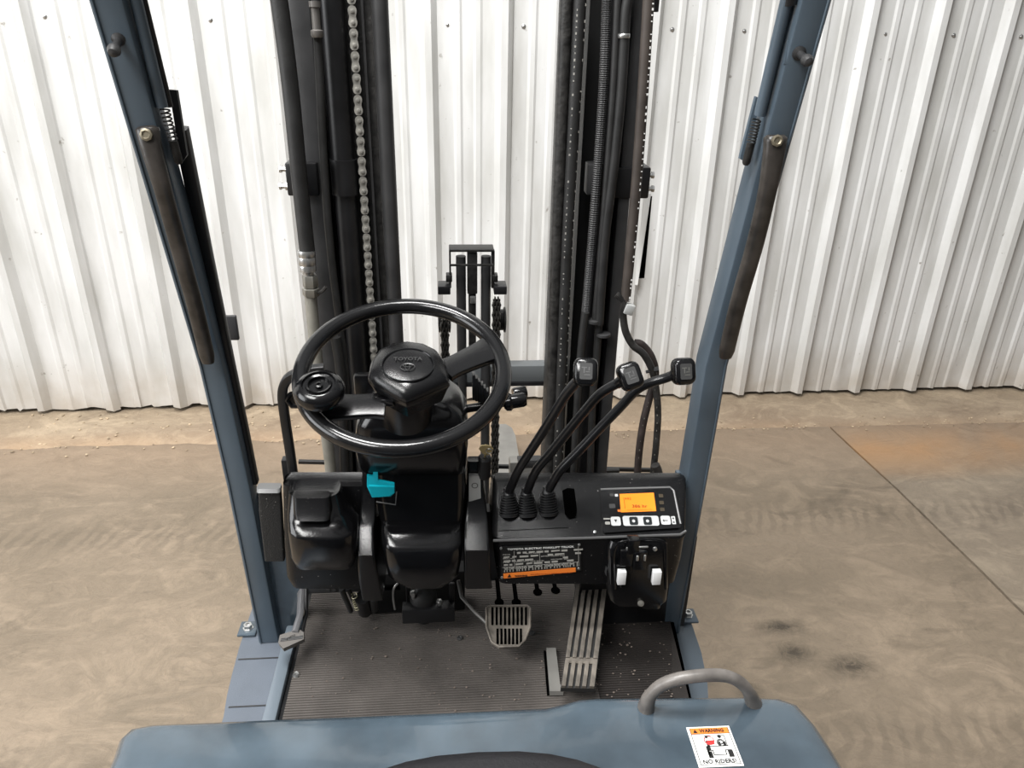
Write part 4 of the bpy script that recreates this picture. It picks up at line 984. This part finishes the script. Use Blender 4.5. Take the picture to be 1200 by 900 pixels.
# hood grab handle
Yh = .655
hp = [(757, 829), (762, 815), (775, 803), (795, 795.5), (825, 791.5), (850, 792), (868, 800), (878, 812), (883, 824)]
P = spline([atY(x, y, Yh + .004 - .010 * math.sin(math.pi * i / 8)) for i, (x, y) in enumerate(hp)], 4)
n_ = len(P); r = [.0092 if 4 < i < n_ - 5 else .0092 + .004 * (1 - min(i, n_ - 1 - i) / 5) for i in range(n_)]
hd = MB().tube(P, r, 12, hint=V((0, 1, 0)), sx=.8, sy=.85).build('hood_handle', mat('worn_grey_paint_grip', (.14, .128, .118), .35, var=.45, vscale=30, bump=.1), hood, ang=70)
# no-riders sticker
ZS = .9535
zt = lambda x, y, h=0: atZ(x, y, ZS + h)
S0_, S1_, S3_ = zt(804, 853), zt(854, 851), zt(821.5, 900)
SX = S1_ - S0_; SY = V((0, 1, 0)) * 1; SY = (S0_ - S3_); SY -= SX * (SY.dot(SX) / SX.length_squared); lw, lh = SX.length, SY.length
sxn, syn = SX.normalized(), SY.normalized()
sp_ = lambda u, v, h=0: S0_ + sxn * (u * lw) - syn * (v * lh) + V((0, 0, h))
def sq(m_, u0, v0, u1, v1, h, t=.0002): m_.poly([sp_(u0, v0, h), sp_(u1, v0, h), sp_(u1, v1, h), sp_(u0, v1, h)], (0, 0, t + .0003)); return m_
stk = sq(MB(), 0, 0, 1, 1, 0, .0005).build('warning_sticker', mat('white_sticker', (.8, .8, .78), .35), hood, label='white and orange no-riders warning sticker')
sq(MB(), .07, .035, .95, .19, .0005).build('sticker_band', ORP, stk)
m_ = MB()
for a in ((.055, .03, .07, .95), (.94, .03, .955, .95), (.055, .94, .955, .95), (.055, .185, .955, .195)): sq(m_, *a, .0006)
m_.build('sticker_border', BLACKP, stk)
text('sticker_lettering', 'WARNING', sp_(.27, .16, .0014), sxn, syn, lh * .09, BLACKP, stk, width=lw * .56, bold=.02, lift=.0002)
m_ = MB(); m_.poly([sp_(.12, .165, .0012), sp_(.22, .165, .0012), sp_(.17, .065, .0012)], (0, 0, .0003)); m_.build('warning_triangle', BLACKP, stk)
text('sticker_lettering', 'NO RIDERS!', sp_(.13, .925, .0010), sxn, syn, lh * .10, BLACKP, stk, width=lw * .74, bold=.02, lift=.0002)
m_ = MB()
def disc(m_, u, v, r, r2=0, h=.0012):
    if r2: m_.loops([[sp_(u, v, h + .0002 * (k == 1)) + sxn * rr_3 * math.cos(t) + syn * rr_3 * math.sin(t) for t in [i * math.pi / 10 for i in range(20)]] for k, rr_3 in enumerate((r, r2))], cap=False)
    else: m_.poly([sp_(u, v, h) + sxn * r * math.cos(t) + syn * r * math.sin(t) for t in [i * math.pi / 8 for i in range(16)]], (0, 0, .0002))
disc(m_, .68, .27, .0022); disc(m_, .38, .27, .0018)
for a in ((.34, .235, .80, .245), (.79, .24, .805, .52), (.33, .50, .82, .515), (.44, .71, .72, .725), (.42, .60, .44, .725), (.70, .60, .72, .725), (.30, .60, .44, .615), (.70, .60, .86, .615),
          (.30, .63, .40, .79), (.76, .62, .87, .78), (.34, .36, .40, .60), (.60, .40, .66, .50), (.72, .40, .78, .50), (.30, .50, .35, .74)): sq(m_, *a, .0007)
disc(m_, .67, .41, .0034, .0022); disc(m_, .67, .42, .0050, .0042)
m_.build('sticker_pictogram', BLACKP, stk)
m_ = MB(); disc(m_, .42, .36, .0062, .0052); sq(m_, .36, .36, .52, .46, .0008); m_.build('sticker_prohibition', REDP, stk)

# --- ignition key: sits in the dash, lifts out
c = atY(569.5, 527.5, 1.20)
kx_ = V((1, 0, -.1)).normalized(); kz_ = V((.1, -.3, 1)).normalized(); ky_ = kz_.cross(kx_).normalized()
key = empty('ignition_key', c - kz_ * .02)
tag(key, 'brass key in the lock between steering wheel and control levers', 'key')
out_ = [(-.011, .002), (-.009, .009), (-.002, .012), (.007, .010), (.011, .003), (.010, -.006), (.004, -.010), (-.004, -.008)]
MB().loops([[c + kx_ * u * s + kz_ * v * s - ky_ * h for u, v in out_] for s, h in ((1.15, -.0014), (1.2, -.0008), (1.2, .0008), (1.15, .0014))]).build('key_bow', BRASS, key)
m_ = MB(); m_.tube([c - kz_ * .008, c - kz_ * .03], .0022, 8); m_.build('key_blade', BRASS, key)
m_ = MB(); m_.tube([c + kx_ * .006 + kz_ * .0 + (kx_ * math.cos(t) + kz_ * math.sin(t)) * .006 - ky_ * .002 for t in [i * math.pi / 8 for i in range(16)]], .0008, 6, closed=True); m_.build('key_ring', CHROME, key)
MB().lathe([(.012, -.05), (.012, .0), (.009, .003)], c - kz_ * .02, V((0, -.3, 1)), 16).build('key_lock', STEELB, fl)

# ================================================================ rubber floor mat (lies loose on the floor plate)
MB().bx((-.345, .70, .445), (.43, 1.47, .4795)).build('floor_plate', STEELB, fl)
mt = empty('floor_mat', (.05, 1.1, .48))
tag(mt, 'ribbed black rubber mat covering the forklift foot well under the pedals', 'floor mat')
def ribbed(x0, x1, y0, y1, z0, m, name):
    xf = x1 if callable(x1) else (lambda y: x1)
    L = []; y = y0; prof = [(y0, z0 - .005)]; 
    while y < y1 - .006:
        prof += [(y, z0), (y + .0025, z0), (y + .0032, z0 - .0022), (y + .0055, z0 - .0022)]; y += .0062
    prof += [(y1, z0), (y1, z0 - .005)]
    return MB().loops([[V((x0, a, b2)) for a, b2 in prof], [V((xf(a), a, b2)) for a, b2 in prof]]).build(name, m, mt, ang=20)
xl = atZ(336, 820, zf).x; xr = atZ(690, 760, zf).x
ribbed(xl, xr, .74, 1.46, zf, MAT, 'ribbed_sheet')
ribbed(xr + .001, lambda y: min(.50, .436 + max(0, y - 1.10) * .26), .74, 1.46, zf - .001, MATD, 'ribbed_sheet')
# keyhole openings
for x, y0, y1 in ((585, 690, 706), (605, 676, 706), (630, 676, 694), (651, 676, 692)):
    a = atZ(x, y1, zf + .0003); b2 = atZ(x, y0 - 12, zf + .0003); m_ = MB()
    m_.poly([a + V((.011 * math.cos(t), .013 * math.sin(t), 0)) for t in [k * math.pi / 8 for k in range(16)]], (0, 0, .0008))
    m_.bx((a.x - .005, a.y, a.z), (a.x + .005, b2.y, a.z + .0007)); m_.build('keyhole_slot', SLOT, mt)
for px, py in ((539, 748), (624, 742)):
    MB().lathe([(.007, 0), (.007, .002), (.004, .0035), (.002, .002)], atZ(px, py, zf), (0, 0, 1), 10).build('mat_screw', STEELG, mt)
MB().lathe([(.008, 0), (.006, .004), (.003, .003)], atZ(347, 791, zf), (0, 0, 1), 8).build('mat_screw', CHROME, mt)
# dirt crumbs on the mat
mb = MB(); rr = random.Random(31)
for i in range(330):
    if i < 120: p = V((rr.uniform(.25, .47), rr.uniform(.98, 1.3), zf))
    else: p = V((rr.uniform(-.30, .30), rr.uniform(.90, 1.32), zf))
    q = rr.choice((.0010, .0012, .0016, .0022)) * (1.3 if rr.random() < .15 else 1)
    r_ = bmesh.ops.create_icosphere(mb.b, subdivisions=1, radius=q)
    bmesh.ops.transform(mb.b, matrix=Matrix.Translation(p + V((0, 0, q * .5))) @ Matrix.Diagonal((1.3, 1, .7, 1)), verts=r_['verts'])
tag(mb.build('dirt', CRUMB), 'grit and dirt crumbs scattered on the rubber floor mat', 'dirt', kind='stuff')
